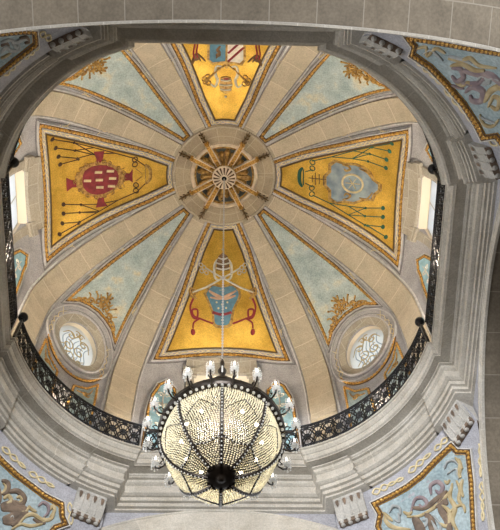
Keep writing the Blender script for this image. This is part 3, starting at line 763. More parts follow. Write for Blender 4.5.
# ------------------------------------------------------------------ entablature ring
AC, AR, JX, ST_D = 1.30, 4.826, 2.40, 6.12
def plan_arc(e, res, n=22):
    """one curved bay in the +x +y quadrant, from the +x side to the +y side; res = how far the ends break forward"""
    R_ = AR+e; e2 = e-res; R2 = AR+e2
    def th(x, RR): return math.acos(max(-1, min(1, (x-AC)/RR)))
    t_end = th(JX+e2 if res else JX+e, R2); t_beg = PI/2-t_end
    brk = 1.05/AR
    pts = []
    P = lambda RR, t: (AC+RR*math.cos(t), AC+RR*math.sin(t))
    pts.append((ST_D+e, P(R2, t_beg)[1]))
    for k in range(4): pts.append(P(R2, t_beg+brk*k/3))
    for k in range(n): pts.append(P(R_, t_beg+brk+(t_end-t_beg-2*brk)*k/(n-1)))
    for k in range(4): pts.append(P(R2, t_end-brk+brk*k/3))
    pts.append((P(R2, t_end)[0], ST_D+e))
    return pts
PROF = [(0.95, .03, 0), (0.02, .03, 0), (0, 0, 0), (0, -.07, 0), (.05, -.08, 0), (.05, -.12, 0), (.02, -.13, 0), (.03, -.19, 0), (.10, -.27, 0), (.15, -.29, 0), (.15, -.34, 0), (.09, -.35, 0), (.11, -.55, 0), (.17, -.57, 0), (.17, -.61, 0), (.21, -.60, 0),
        (.46, -.58, 0), (.46, -.66, 0), (.50, -.68, 1), (.50, -.73, 1), (.60, -.74, 1), (.54, -.80, 1), (.56, -.90, 1), (.62, -.94, 1), (.66, -.96, 1), (.66, -1.00, 1), (.61, -1.01, 1), (.62, -1.27, 1), (.70, -1.28, 1), (.70, -1.33, 1), (.57, -1.34, 1), (.58, -1.41, 1), (.66, -1.45, 1), (.72, -1.46, 1), (.72, -1.50, 1), (.68, -1.51, 1), (.69, -1.66, 1), (.78, -1.67, 1), (.78, -1.71, 1), (.74, -1.72, 1), (.75, -1.86, 1), (.84, -1.87, 1), (.84, -1.91, 1), (.80, -1.92, 1), (.82, -1.97, 1), (.93, -1.98, 1), (1.1, -1.98, 0)]
def sweep(planf, rot):
    bm = bmesh.new(); uvl = bm.loops.layers.uv.verify(); c, s = math.cos(rot), math.sin(rot); rows = []; cums = []
    h = 0; hs = []
    for k, (e, z, r) in enumerate(PROF):
        if k: h += math.hypot(e-PROF[k-1][0], z-PROF[k-1][1])
        hs.append(h)
        pp = planf(e, .17 if r else 0); rows.append([bm.verts.new((x*c-y*s, x*s+y*c, z)) for x, y in pp])
        cu = [0]
        for i in range(1, len(pp)): cu.append(cu[-1]+math.hypot(pp[i][0]-pp[i-1][0], pp[i][1]-pp[i-1][1]))
        cums.append(cu)
    for a in range(len(rows)-1):
        for i in range(len(rows[0])-1):
            g = bm.faces.new([rows[a][i], rows[a][i+1], rows[a+1][i+1], rows[a+1][i]])
            for lp, q in zip(g.loops, ((cums[a][i], hs[a]), (cums[a][i+1], hs[a]), (cums[a+1][i+1], hs[a+1]), (cums[a+1][i], hs[a+1]))): lp[uvl].uv = q
    bmesh.ops.recalc_face_normals(bm, faces=bm.faces)
    return bm
def plan_str(e, res):
    x = ST_D+e; h = JX+e-(.17 if res else 0)*.98
    return [(x, -h), (x, -h/3), (x, h/3), (x, h)]
tn = 0
for q in range(4):
    tn += 1; o = obj('trim_%d' % tn, sweep(plan_arc, PI/2*q), MT['entab']); tag(o, kind='structure')
    tn += 1; o = obj('trim_%d' % tn, sweep(plan_str, PI/2*q), MT['entab']); tag(o, kind='structure')
# gallery floor behind the railing
bm = bmesh.new()
pl = []
for q in range(4):
    a = PI/2*q; c, s = math.cos(a), math.sin(a)
    for x, y in plan_arc(.25, 0): pl.append((x*c-y*s, x*s+y*c))
n = len(pl); A_ = [bm.verts.new((x, y, .02)) for x, y in pl]; B_ = []
for x, y in pl:
    k = 8.0/math.hypot(x, y); B_.append(bm.verts.new((x*k, y*k, .02)))
for i in range(n): bm.faces.new([A_[i], A_[(i+1) % n], B_[(i+1) % n], B_[i]])
tag(obj('floor', bm, MT['entab']), kind='structure')

# ------------------------------------------------------------------ crossing arches
WD, RI, RO, ZC = 7.02, 6.20, 6.50, -8.5
DEPTH = 2.2
def arch_wall(rot, name, RI=6.20):
    bm = bmesh.new(); uvl = bm.loops.layers.uv.verify(); c, s = math.cos(rot), math.sin(rot)
    def V(d, x, z): return bm.verts.new((d*c-x*s, d*s+x*c, z))
    n = 48; inn = [(RI, -13.0)]+[(RI*math.cos(PI*k/n), ZC+RI*math.sin(PI*k/n)) for k in range(n+1)]+[(-RI, -13.0)]
    out = []
    for x, z in inn:
        if z <= ZC: out.append((math.copysign(8.9, x), z))
        else:
            t = math.atan2(z-ZC, x); k = min(8.9/max(abs(math.cos(t)), 1e-6), (-1.965-ZC)/max(math.sin(t), 1e-6)); out.append((k*math.cos(t), ZC+k*math.sin(t)))
    arc = [0]
    for i in range(1, len(inn)): arc.append(arc[-1]+math.hypot(inn[i][0]-inn[i-1][0], inn[i][1]-inn[i-1][1]))
    A = [V(WD, *p) for p in inn]; B = [V(WD+DEPTH, *p) for p in inn]; Cc = [V(WD, *p) for p in out]; E_ = [V(WD+DEPTH, *p) for p in out]
    def face(vs, uvs):
        g = bm.faces.new(vs)
        for lp, q in zip(g.loops, uvs): lp[uvl].uv = q
    for i in range(len(inn)-1):
        j = i+1
        face([A[i], A[j], B[j], B[i]], [(arc[i], .1), (arc[j], .1), (arc[j], .1+DEPTH), (arc[i], .1+DEPTH)])
        face([A[i], A[j], Cc[j], Cc[i]], [inn[i], inn[j], out[j], out[i]])
        face([B[i], B[j], E_[j], E_[i]], [inn[i], inn[j], out[j], out[i]])
        face([Cc[i], Cc[j], E_[j], E_[i]], [(arc[i], 0), (arc[j], 0), (arc[j], DEPTH), (arc[i], DEPTH)])
    for i in (0, len(inn)-1): face([A[i], B[i], E_[i], Cc[i]], [(0, 0), (0, 1), (1, 1), (1, 0)])
    bmesh.ops.recalc_face_normals(bm, faces=bm.faces)
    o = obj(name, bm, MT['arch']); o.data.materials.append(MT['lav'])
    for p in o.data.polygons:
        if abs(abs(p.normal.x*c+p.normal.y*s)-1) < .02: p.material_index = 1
    tag(o, kind='structure')
    return o
def arch_ring(rot, name, RI=6.20, RO=6.50, name2=''):
    bm = bmesh.new(); c, s = math.cos(rot), math.sin(rot); n = 60; uvl = bm.loops.layers.uv.verify()
    pr = [(RI-.02, WD+.02), (RI-.02, WD-.05), (RI+.05, WD-.07), (RI+.07, WD-.045), (RO-.08, WD-.045), (RO-.06, WD-.07), (RO, WD-.07), (RO+.02, WD+.02)]
    rows = []
    for r, d in pr:
        pts = [(r, -13.0)]+[(r*math.cos(PI*k/n), ZC+r*math.sin(PI*k/n)) for k in range(n+1)]+[(-r, -13.0)]
        rows.append([bm.verts.new((d*c-x*s, d*s+x*c, z)) for x, z in pts])
    for a in range(len(pr)-1):
        for i in range(len(rows[0])-1):
            g = bm.faces.new([rows[a][i], rows[a][i+1], rows[a+1][i+1], rows[a+1][i]])
            for lp, cc in zip(g.loops, ((i*.34, a*.1), (i*.34+.34, a*.1), (i*.34+.34, a*.1+.1), (i*.34, a*.1+.1))): lp[uvl].uv = cc
    bmesh.ops.recalc_face_normals(bm, faces=bm.faces)
    tag(obj(name, bm, MT['hood'] if 'near' in name2 else MT['entab']), kind='structure')
for az, nm in SIDE.items():
    tn += 1
    if nm == 'far': arch_wall(rad(az), 'wall_'+nm, 5.5); arch_ring(rad(az), 'trim_%d' % tn, 5.5, 6.60)
    else: arch_wall(rad(az), 'wall_'+nm); arch_ring(rad(az), 'trim_%d' % tn, name2=nm)

# ------------------------------------------------------------------ pendentives
ZT, ZB = -1.93, -12.0
def pend_pt(q, t, z):
    """q quadrant (0 = +x +y), t in -1..1 across, z height"""
    xo = RO if z < ZC else math.sqrt(max(0, RO*RO-(z-ZC)**2))
    X = max(3.30, xo-.02); k = min(1, max(0, (z-ZT)/(-3.3-ZT))); Yd = 6.64+(WD-.03-6.64)*k
    X = X+(0 if z > -2.9 else 0)
    mid = (X+Yd)/2*math.sqrt(2); dist = math.hypot(X, Yd); ch = (Yd-X)/math.sqrt(2)    # half chord
    sag = max(.03, (dist-mid)*1.35)
    ch = max(ch, .05)
    rr = (ch*ch+sag*sag)/(2*sag); a = t*math.asin(min(1, ch/rr)); dd = mid+sag-rr+rr*math.cos(a); oo = rr*math.sin(a)
    b = rad(45+90*q); return Vector((dd*math.cos(b)-oo*math.sin(b), dd*math.sin(b)+oo*math.cos(b), z))
PB = {}
zz_ = [ZT-.0*k for k in range(1)]+[ZT-.25*k for k in range(1, 30)]+[ZB]
pverts = []; pfaces = []
for q in range(4):
    vs = [[pend_pt(q, -1+2*i/24, z) for i in range(25)] for z in zz_]
    bm = bmesh.new(); R_ = [[bm.verts.new(v) for v in row] for row in vs]; b0 = len(pverts)
    for row in vs: pverts += row
    for a in range(len(vs)-1):
        for i in range(24):
            bm.faces.new([R_[a][i], R_[a][i+1], R_[a+1][i+1], R_[a+1][i]])
            pfaces.append((b0+a*25+i, b0+a*25+i+1, b0+(a+1)*25+i+1, b0+(a+1)*25+i))
    bmesh.ops.recalc_face_normals(bm, faces=bm.faces)
    tag(obj('wall_'+DIAG[45+90*q].replace(' ', '_'), bm, MT['lav'], smooth=True), kind='structure')
BV = BVHTree.FromPolygons(pverts, pfaces)
def PF(px, py, w=0):
    """pendentive point seen at a photo pixel, w metres out from the wall"""
    v = ray(px, py); loc, nr, idx, d = BV.ray_cast(CAM, v)
    k = 0
    while loc is None and k < 200:
        px += (250-px)*.01; py += (265-py)*.01; k += 1
        v = ray(px, py); loc, nr, idx, d = BV.ray_cast(CAM, v)
    if nr.dot(v) > 0: nr = -nr
    return loc+nr*w
def pfield(name, poly, mat, w1, root, w0=-.02, cell=14, kw=None):
    o = obj(name, patch([poly], PF, w0, w1, cell), MT[mat], root); return o
def pst(bm, pts, w, h=.05, w0=.03, n=5, **k): return stroke(pts, PF, w, h, w0, n, bm, **k)
def pend_painting(label, frame, inner, strokes, knots):
    """frame: outer line of the gilded border in photo pixels, inner: field loop"""
    root = thing('pendentive_painting', label, 'wall painting', group='painted pendentive panels')
    pfield('fresco_field', inner, 'pblue', .03, root)
    obj('gilt_ground', band(inner, -1.0, 4.0, PF, 0, .06), MT['giltbase'], root)
    obj('rope_moulding', rope(offset(inner, 1.8), PF, 3.2, .06, .05, 4.6), MT['gilt'], root)
    obj('inner_bead', band(inner, -1.4, -.6, PF, 0, .05), MT['gilt'], root)
    obj('outer_moulding', band(inner, 4.3, 5.2, PF, 0, .07), MT['pale'], root)
    for mat in ('umber', 'mauve', 'ochre', 'grisaille'):
        bm = bmesh.new(); any_ = False
        for (mm, w, pts) in strokes:
            if mm == mat: stroke(pts, PF, w, .05, .03, 5, bm); any_ = True
        if any_: obj({'umber': 'umber_scrolls', 'mauve': 'mauve_scrolls', 'ochre': 'golden_foliage', 'grisaille': 'grey_highlights'}[mat], bm, MT[mat], root)
        else: bm.free()
    bm = bmesh.new()
    for pts in knots: stroke(pts, PF, 1.7, .03, .01, 6, bm, taper=False)
    obj('border_scrollwork', bm, MT['cream'], root)
    root.location = (0, 0, 0); return root
def sp(c, cx, cy, r, tr, a0, hand=1, n=12): return spiral(*c(cx, cy), r, tr, a0, hand, n)
def chainlink(a, b, amp, n):
    """interlaced strapwork between two pixels"""
    out = []
    dx, dy = b[0]-a[0], b[1]-a[1]; L = math.hypot(dx, dy); nx, ny = -dy/L, dx/L
    for ph in (0, PI):
        out.append([(a[0]+dx*k/(n*6)+nx*amp*math.sin(PI*k/6+ph)*(1 if (k//12) % 2 == 0 else .5), a[1]+dy*k/(n*6)+ny*amp*math.sin(PI*k/6+ph)*(1 if (k//12) % 2 == 0 else .5)) for k in range(n*6+1)])
    return out
# far right pendentive (photo: lower right), crop 370..500 x 430..530, scale 3.846
c = crop(370, 430, 3.846)
inner = [c(28, 292), c(90, 262), c(150, 228), c(205, 185), c(262, 125), c(318, 72), c(335, 90), c(375, 90), c(388, 200), c(392, 300), c(398, 420), c(360, 470), c(200, 480), c(60, 420), c(38, 372), c(48, 325)]
S = []
P = lambda l: [c(*p) for p in l]
S += [('mauve', 4.5, P([(160, 320), (175, 268), (205, 262), (222, 285), (205, 300), (192, 288)])), ('mauve', 5, P([(238, 250), (235, 215), (262, 200), (282, 220), (270, 245), (255, 232)])),
      ('umber', 6, P([(165, 300), (215, 300), (260, 265), (300, 235)])), ('umber', 11, P([(170, 335), (190, 370), (200, 400), (215, 440)])), ('umber', 9, P([(215, 320), (235, 350), (250, 400), (260, 450)])), ('umber', 8, P([(290, 240), (275, 300), (300, 350), (320, 430)])),
      ('ochre', 4, P([(145, 335), (200, 330), (262, 290), (310, 240), (320, 205)])), ('ochre', 5, P([(320, 215), (310, 260), (330, 300), (320, 350), (345, 400)])), ('ochre', 5, P([(60, 330), (62, 350), (80, 370), (110, 380), (160, 385)])),
      ('ochre', 4, P([(52, 318), (70, 335), (90, 352)])), ('ochre', 5, P([(342, 110), (350, 140), (345, 170), (352, 185)])), ('ochre', 3, P([(330, 105), (345, 125), (360, 150)])), ('ochre', 4, P([(335, 195), (350, 230), (345, 270), (365, 300)])), ('ochre', 4, P([(360, 190), (352, 225), (362, 260)])),
      ('ochre', 3.5, P([(300, 330), (330, 300), (360, 290), (370, 320)])), ('ochre', 5, P([(280, 290), (310, 320), (300, 370), (270, 360)])), ('ochre', 4, P([(130, 315), (150, 325), (165, 315)])), ('ochre', 3.5, P([(290, 195), (300, 205), (310, 192)])),
      ('grisaille', 2.5, P([(290, 150), (300, 125), (325, 118), (345, 135)])), ('grisaille', 2.5, P([(300, 170), (335, 150), (345, 190)])), ('grisaille', 3, P([(75, 320), (90, 295), (115, 300), (120, 330)])), ('grisaille', 3, P([(245, 330), (275, 370), (265, 390), (240, 350), (260, 400)])), ('grisaille', 3, P([(110, 320), (115, 355), (95, 345)])),
      ('grisaille', 4, P([(205, 350), (225, 345), (215, 375)])), ('umber', 6, P([(255, 300), (285, 270), (300, 290)]))]
K = []
for a_, b_, am, n_ in (((10, 245), (130, 185), 11, 4), ((150, 165), (235, 90), 10, 3), ((250, 80), (300, 30), 9, 2), ((428, 60), (428, 180), 8, 3), ((432, 200), (436, 350), 9, 4)): K += chainlink(c(*a_), c(*b_), am/3.846, n_)
pend_painting('blue pendentive painting with mauve and gold scrolls at the lower right', None, inner, S, K)
# far left pendentive (photo: lower left), crop 0..90 x 440..530, scale 5.556
c = crop(0, 440, 5.556)
inner = [c(-120, -10), c(-60, 65), c(0, 130), c(80, 205), c(160, 265), c(240, 325), c(330, 370), c(335, 430), c(350, 462), c(300, 480), c(230, 560), c(60, 660), c(-130, 600)]
S = [('umber', 6, P([(5, 225), (40, 240), (35, 290), (5, 300)])), ('umber', 7, P([(45, 290), (95, 285), (130, 325), (110, 360), (80, 340)])), ('umber', 16, P([(0, 380), (60, 370), (110, 400), (70, 440), (10, 450)])), ('umber', 10, P([(90, 370), (130, 400), (60, 480)])),
     ('umber', 5, P([(60, 330), (75, 365), (130, 370)])), ('ochre', 5, P([(15, 330), (40, 310), (60, 340), (30, 355)])), ('ochre', 3.5, P([(88, 325), (105, 315), (118, 335), (100, 350)])), ('ochre', 5, P([(95, 480), (130, 430), (180, 415), (230, 445), (280, 440), (300, 400)])),
     ('ochre', 4, P([(275, 390), (290, 370), (300, 395), (275, 430)])), ('ochre', 4, P([(100, 400), (140, 395), (160, 370)])), ('ochre', 4, P([(155, 365), (170, 385), (200, 400)])), ('mauve', 3.5, P([(210, 370), (235, 350), (265, 370), (265, 405), (240, 430)])),
     ('ochre', 4, P([(60, 500), (110, 470), (160, 480), (220, 470), (260, 440)])), ('umber', 4, P([(180, 440), (215, 460), (250, 465)])), ('grisaille', 3, P([(50, 435), (65, 425), (70, 450)])), ('ochre', 3, P([(0, 300), (20, 285), (28, 260), (12, 240)])), ('umber', 6, P([(-60, 200), (-20, 260), (-10, 340), (-60, 380)]))]
K = []
for a_, b_, am, n_ in (((10, 40), (140, 160), 14, 3), ((160, 180), (300, 265), 14, 3), ((-110, -90), (-10, 20), 14, 3), ((385, 350), (395, 470), 12, 2)): K += chainlink(c(*a_), c(*b_), am/5.556, n_)
pend_painting('blue pendentive painting with dark umber scrolls at the lower left', None, inner, S, K)
# near right pendentive (photo: upper right), crop 400..500 x 20..150, scale 4.08
c = crop(400, 20, 4.08)
inner = [c(48, 74), c(160, 92), c(300, 118), c(430, 140), c(560, 170), c(600, 380), c(560, 480), c(430, 500), c(400, 462), c(350, 470), c(325, 420), c(270, 335), c(200, 252), c(130, 180), c(60, 132), c(70, 100)]
S = [('ochre', 4, P([(75, 110), (110, 105), (115, 140), (150, 110), (190, 130)])), ('grisaille', 3, P([(95, 135), (125, 115), (150, 130), (180, 160)])), ('ochre', 4, P([(200, 150), (250, 160), (290, 150), (330, 180), (400, 190)])),
     ('mauve', 6, P([(215, 190), (250, 195), (262, 230), (235, 245), (215, 220)])), ('mauve', 7, P([(270, 290), (300, 270), (340, 285), (335, 325), (300, 325), (290, 300)])), ('mauve', 5, P([(255, 250), (290, 255), (330, 250), (360, 210)])), ('mauve', 8, P([(260, 200), (320, 215), (380, 225), (420, 260)])),
     ('ochre', 5, P([(210, 180), (260, 175), (310, 200), (350, 200)])), ('ochre', 7, P([(350, 330), (370, 290), (410, 270), (450, 300)])), ('ochre', 5, P([(365, 350), (385, 310), (410, 320), (400, 360), (375, 345)])), ('grisaille', 5, P([(320, 240), (340, 220), (370, 245), (345, 255), (380, 230), (410, 240)])),
     ('ochre', 4, P([(330, 380), (345, 420), (380, 430), (410, 400)])), ('grisaille', 3, P([(325, 385), (350, 400), (400, 420)])), ('mauve', 3, P([(215, 260), (240, 270), (265, 275)])), ('ochre', 4, P([(230, 250), (260, 262), (280, 250), (300, 260)])), ('grisaille', 3, P([(200, 140), (240, 150), (300, 170)])), ('mauve', 6, P([(430, 300), (480, 330), (520, 300)])), ('ochre', 5, P([(420, 440), (470, 430), (520, 450)]))]
K = []
for a_, b_, am, n_ in (((70, 160), (170, 260), 10, 4), ((185, 275), (300, 420), 10, 4), ((230, 85), (400, 108), 8, 4), ((330, 470), (400, 510), 10, 2)): K += chainlink(c(*a_), c(*b_), am/4.08, n_)
pend_painting('blue pendentive painting with mauve and ochre scrolls at the upper right', None, inner, S, K)
# near left pendentive (photo: upper left), crop 0..80 x 0..90, scale 5.89
c = crop(0, 0, 5.89)
inner = [c(-220, 225), c(-80, 208), c(0, 198), c(120, 186), c(192, 186), c(198, 248), c(150, 285), c(80, 340), c(0, 405), c(-80, 480), c(-200, 560)]
S = [('grisaille', 4, P([(0, 240), (50, 225), (90, 240), (130, 220), (165, 225)])), ('grisaille', 4, P([(60, 230), (80, 260), (110, 275), (100, 240)])), ('umber', 4, P([(110, 215), (150, 210), (165, 235), (140, 245)])), ('grisaille', 5, P([(0, 300), (30, 270), (60, 290), (110, 285)])), ('umber', 3, P([(0, 262), (30, 245), (50, 258)])), ('ochre', 3, P([(0, 335), (30, 320), (60, 300)]))]
K = []
for a_, b_, am, n_ in (((20, 440), (120, 350), 14, 3), ((135, 340), (230, 270), 14, 3), ((20, 162), (180, 152), 8, 3), ((235, 190), (300, 230), 18, 2)): K += chainlink(c(*a_), c(*b_), am/5.89, n_)
pend_painting('narrow blue pendentive painting with grey scrolls at the top left corner', None, inner, S, K)

def tube(bm, pts, r, n=5):
    rows = []; N = len(pts); pts = [Vector(p) for p in pts]
    for i, p in enumerate(pts):
        t = (pts[min(N-1, i+1)]-pts[max(0, i-1)]).normalized(); a = t.cross(Vector((0, 0, 1)))
        if a.length < .05: a = t.cross(Vector((1, 0, 0)))
        a.normalize(); b = t.cross(a)
        rows.append([bm.verts.new(p+a*(r*math.cos(2*PI*k/n))+b*(r*math.sin(2*PI*k/n))) for k in range(n)])
    for i in range(N-1):
        for k in range(n): bm.faces.new([rows[i][k], rows[i][(k+1) % n], rows[i+1][(k+1) % n], rows[i+1][k]])
    bm.faces.new(rows[0]); bm.faces.new(rows[-1]); return bm
# ------------------------------------------------------------------ corbels under the entablature breaks
def corbel(q, end, label):
    """q quadrant; end 0 = near the +x side, 1 = near the +y side (before rotation by q)"""
    e = .93; R2 = AR+e-.17
    t_end = math.acos((JX+e-.17-AC)/R2); t_beg = PI/2-t_end
    tc_ = (t_beg+.095) if end == 0 else (t_end-.095)
    rot = PI/2*q
    px, py = AC+R2*math.cos(tc_), AC+R2*math.sin(tc_)
    c_, s_ = math.cos(rot), math.sin(rot)
    loc = (px*c_-py*s_, px*s_+py*c_, -1.96); ang = tc_+rot
    root = thing('fluted_corbel', label, 'corbel', loc, ang, 'fluted corbels under the cornice')
    # local x = outwards into the wall, y along, z up
    W = .44
    bm = bmesh.new(); pr = [(-.02, 0), (-.02, -.12), (.03, -.16), (.05, -.40), (.13, -.62), (.20, -.74), (.20, -.80), (.75, -.80), (.75, 0)]
    a = [bm.verts.new((x, -W, z)) for x, z in pr]; b = [bm.verts.new((x, W, z)) for x, z in pr]
    bm.faces.new(a); bm.faces.new(b)
    for i in range(len(pr)): bm.faces.new([a[i], a[(i+1) % len(pr)], b[(i+1) % len(pr)], b[i]])
    bmesh.ops.recalc_face_normals(bm, faces=bm.faces); obj('corbel_body', bm, MT['corbel'], root)
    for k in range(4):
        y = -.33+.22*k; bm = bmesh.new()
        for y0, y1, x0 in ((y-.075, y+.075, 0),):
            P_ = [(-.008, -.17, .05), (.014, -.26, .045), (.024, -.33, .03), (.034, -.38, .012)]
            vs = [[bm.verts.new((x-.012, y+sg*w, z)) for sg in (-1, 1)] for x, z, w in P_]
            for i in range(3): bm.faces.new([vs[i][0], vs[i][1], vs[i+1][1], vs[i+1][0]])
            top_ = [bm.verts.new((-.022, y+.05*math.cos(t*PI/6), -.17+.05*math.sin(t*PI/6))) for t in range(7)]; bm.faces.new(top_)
        obj('flute_shade', bm, MT['umber'], root)  # flat umber teardrop: the flute's shadow put in as colour
        bm = bmesh.new()
        for sg in (-1, 1): tube(bm, [(x-.01, y+sg*.10, z) for x, z in ((-.02, -.08), (.035, -.17), (.055, -.40), (.135, -.62), (.20, -.74))], .016, 5)
        obj('flute_edge', bm, MT['corbel'], root)
        bm = lathe([(0, -1.0), (.05, -.985), (.09, -.91), (.09, -.82), (.08, -.79)], 14, (.27, y, 0)); obj('gutta', bm, MT['corbel'], root, True)
    bm = bmesh.new(); bmesh.ops.create_cube(bm, size=1, matrix=Matrix.Translation((.45, 0, -.88)) @ Matrix.Diagonal((.5, .84, .14, 1))); obj('gutta_gap_shade', bm, MT['umber'], root)  # block coloured dark to give the shade in the gaps between guttae
CN = ['right arch, upper side', '', '']
lab = {(0, 0): 'under the far right cornice corner, beside the right arch', (0, 1): 'under the far right cornice corner, beside the far arch', (1, 0): 'under the far left cornice corner, beside the far arch', (1, 1): 'under the far left cornice corner, beside the left arch',
       (2, 0): 'under the near left cornice corner, beside the left arch', (2, 1): 'under the near left cornice corner, beside the near arch', (3, 0): 'under the near right cornice corner, beside the near arch', (3, 1): 'under the near right cornice corner, beside the right arch'}
for q in range(4):
    for end in (0, 1): corbel(q, end, 'fluted stone corbel '+lab[(q, end)])

# ------------------------------------------------------------------ wrought iron railing
RH = 1.40
def along(pl, step):
    cu = [0]
    for i in range(1, len(pl)): cu.append(cu[-1]+math.hypot(pl[i][0]-pl[i-1][0], pl[i][1]-pl[i-1][1]))
    def at(s):
        s = max(0, min(cu[-1], s)); i = 1
        while i < len(cu)-1 and cu[i] < s: i += 1
        f = (s-cu[i-1])/max(1e-6, cu[i]-cu[i-1]); return (pl[i-1][0]+(pl[i][0]-pl[i-1][0])*f, pl[i-1][1]+(pl[i][1]-pl[i-1][1])*f)
    return at, cu[-1]
def railing(pl, label):
    at, L = along(pl, .1); c = at(L/2)
    root = thing('iron_railing', label, 'railing', (c[0], c[1], .03), group='black iron railings of the dome gallery')
    def P3(s, z): x, y = at(s); return (x-c[0], y-c[1], z)
    N = int(L/.12)
    for nm, z, r in (('top_rail', RH, .045), ('middle_rail', RH-.16, .02), ('bottom_rail', .10, .03), ('lower_rail', .26, .02)):
        bm = bmesh.new(); tube(bm, [P3(L*k/N, z) for k in range(N+1)], r, 6); obj(nm, bm, MT['iron'], root)
    nb = max(2, round(L/.98)); st = L/nb
    for k in range(nb+1):
        bm = bmesh.new(); tube(bm, [P3(L*k/nb, -.02), P3(L*k/nb, RH)], .022, 5); obj('post', bm, MT['iron'], root)
    for k in range(nb):
        bm = bmesh.new(); s0 = k*st; m_ = 3; w = st/m_
        for j in range(m_):
            cs = s0+w*(j+.5)
            for zc, rx, rz in ((.49, w*.46, .23), (.95, w*.46, .23), (.72, w*.30, .16)):
                tube(bm, [P3(cs+rx*math.cos(2*PI*i/12), zc+rz*math.sin(2*PI*i/12)) for i in range(13)], .026, 4)
            for sg in (-1, 1):
                tube(bm, [P3(cs-sg*w*.5, .27), P3(cs, .72), P3(cs+sg*w*.5, RH-.17)], .024, 4)
                tube(bm, [P3(cs+sg*(w*.5*(1-i/9)*math.cos(i*.7)), .18+.07*math.sin(i*.7)) for i in range(10)], .022, 4)
                tube(bm, [P3(cs+sg*(w*.5*(1-i/9)*math.cos(i*.7)), RH-.08+.05*math.sin(i*.7)) for i in range(10)], .022, 4)
            tube(bm, [P3(cs, .10), P3(cs, RH)], .012, 4)
        obj('scroll_panel', bm, MT['iron'], root)
for q in range(4):
    rot = PI/2*q; c_, s_ = math.cos(rot), math.sin(rot); R_ = lambda p: (p[0]*c_-p[1]*s_, p[0]*s_+p[1]*c_)
    arcp = plan_arc(.12, 0)[1:-1]
    railing([R_(p) for p in arcp], 'black scrolled iron gallery railing on the %s curve of the cornice' % DIAG[45+90*q])
    railing([R_((ST_D+.12, -JX+.0)), R_((ST_D+.12, 0)), R_((ST_D+.12, JX))], 'straight black scrolled iron gallery railing below the %s lunette window' % SIDE[90*q])
for (x, y), nm in (((-6.05, 2.42), 'lower left'), ((6.05, 2.42), 'lower right'), ((6.05, -2.42), 'upper right'), ((-6.05, -2.42), 'upper left')):
    root = thing('railing_newel', 'black iron newel post with ball finial at the %s corner of the gallery' % nm, 'railing post', (x, y, .03), group='ball-topped posts of the gallery railing')
    bm = bmesh.new()
    for k in range(1): bmesh.ops.create_cube(bm, size=1, matrix=Matrix.Translation((0, 0, .6)) @ Matrix.Diagonal((.075, .075, 1.24, 1)))
    obj('post', bm, MT['iron'], root)
    obj('ball_finial', lathe([(.05, 1.22), (.08, 1.25), (.045, 1.29), (.09, 1.32), (.14, 1.39), (.155, 1.46), (.14, 1.53), (.09, 1.60), (0, 1.62)], 20), MT['iron'], root, True)

# ------------------------------------------------------------------ chandelier
CZ = -9.78
ch = thing('crystal_chandelier', 'great round beaded crystal chandelier with dark rim and candles on a long chain', 'chandelier', (0, 0, CZ))
bm = bmesh.new()
z = 3.45
k = 0
while z < 8.62-CZ:     # chain links
    a0 = PI/2*(k % 2); L = .085
    pts = [(.022*math.sin(t*PI/4)*math.cos(a0), .022*math.sin(t*PI/4)*math.sin(a0), z+.5*L*(1-math.cos(t*PI/4))*1.2) for t in range(9)]
    tube(bm, pts, .010, 4); z += L; k += 1
obj('chain', bm, flat('pale_steel', (.5, .5, .5), .4, .5), ch)
def cobj(nm, bm, mt, par=None, smooth=False): return obj(nm, bm, MT[mt], par or ch, smooth)
cobj('rim', lathe([(1.12, .14), (1.20, .16), (1.26, .10), (1.26, -.02), (1.23, -.07), (1.13, -.07), (1.12, .0), (1.12, .14)], 80), 'ironc')
for k in range(60):
    a = 2*PI*k/60; bm = bmesh.new(); bmesh.ops.create_icosphere(bm, subdivisions=1, radius=.036, matrix=Matrix.Translation((1.20*math.cos(a), 1.20*math.sin(a), -.08)))
    cobj('rim_stud', bm, 'drop')
BR, BD = 1.13, 1.34
def bowl(th, ph, o=0):   # th 0 at the bottom .. pi/2 at the rim
    q = max(0, math.sin(th))**.9; return Vector(((BR+o)*q*math.cos(ph), (BR+o)*q*math.sin(ph), -.07-(BD+o)*math.cos(th)))
bm = bmesh.new()
rnd = random.Random(3)
def bead(bm, c, r):
    v = [bm.verts.new(c+Vector(d)*r) for d in ((1, 0, 0), (0, 1, 0), (-1, 0, 0), (0, -1, 0), (0, 0, 1), (0, 0, -1))]
    for i in range(4):
        bm.faces.new([v[i], v[(i+1) % 4], v[4]]); bm.faces.new([v[(i+1) % 4], v[i], v[5]])
th = rad(13)
while th < rad(91):
    circ = 2*PI*BR*math.sin(th); n = int(circ/.046)
    for k in range(n):
        ph = 2*PI*k/n+(rnd.random()-.5)*.01
        g = abs(((ph-PI/8+PI/8) % (PI/4))-PI/8); sagin = -.015*math.cos(g*8)*math.sin(th)
        bead(bm, bowl(th, ph, sagin*.8+.01), .0205*(.85+.35*rnd.random()))
    th += .0405/1.2
o = cobj('bead_net', bm, 'bead'); o['kind'] = 'stuff'; o['label'] = 'curtain of cream crystal beads forming the bowl'
def strap(par, pts, w=.045):
    bm = bmesh.new(); tube(bm, pts, w*.42, 6); return cobj('bowl_strap', bm, 'ironc')
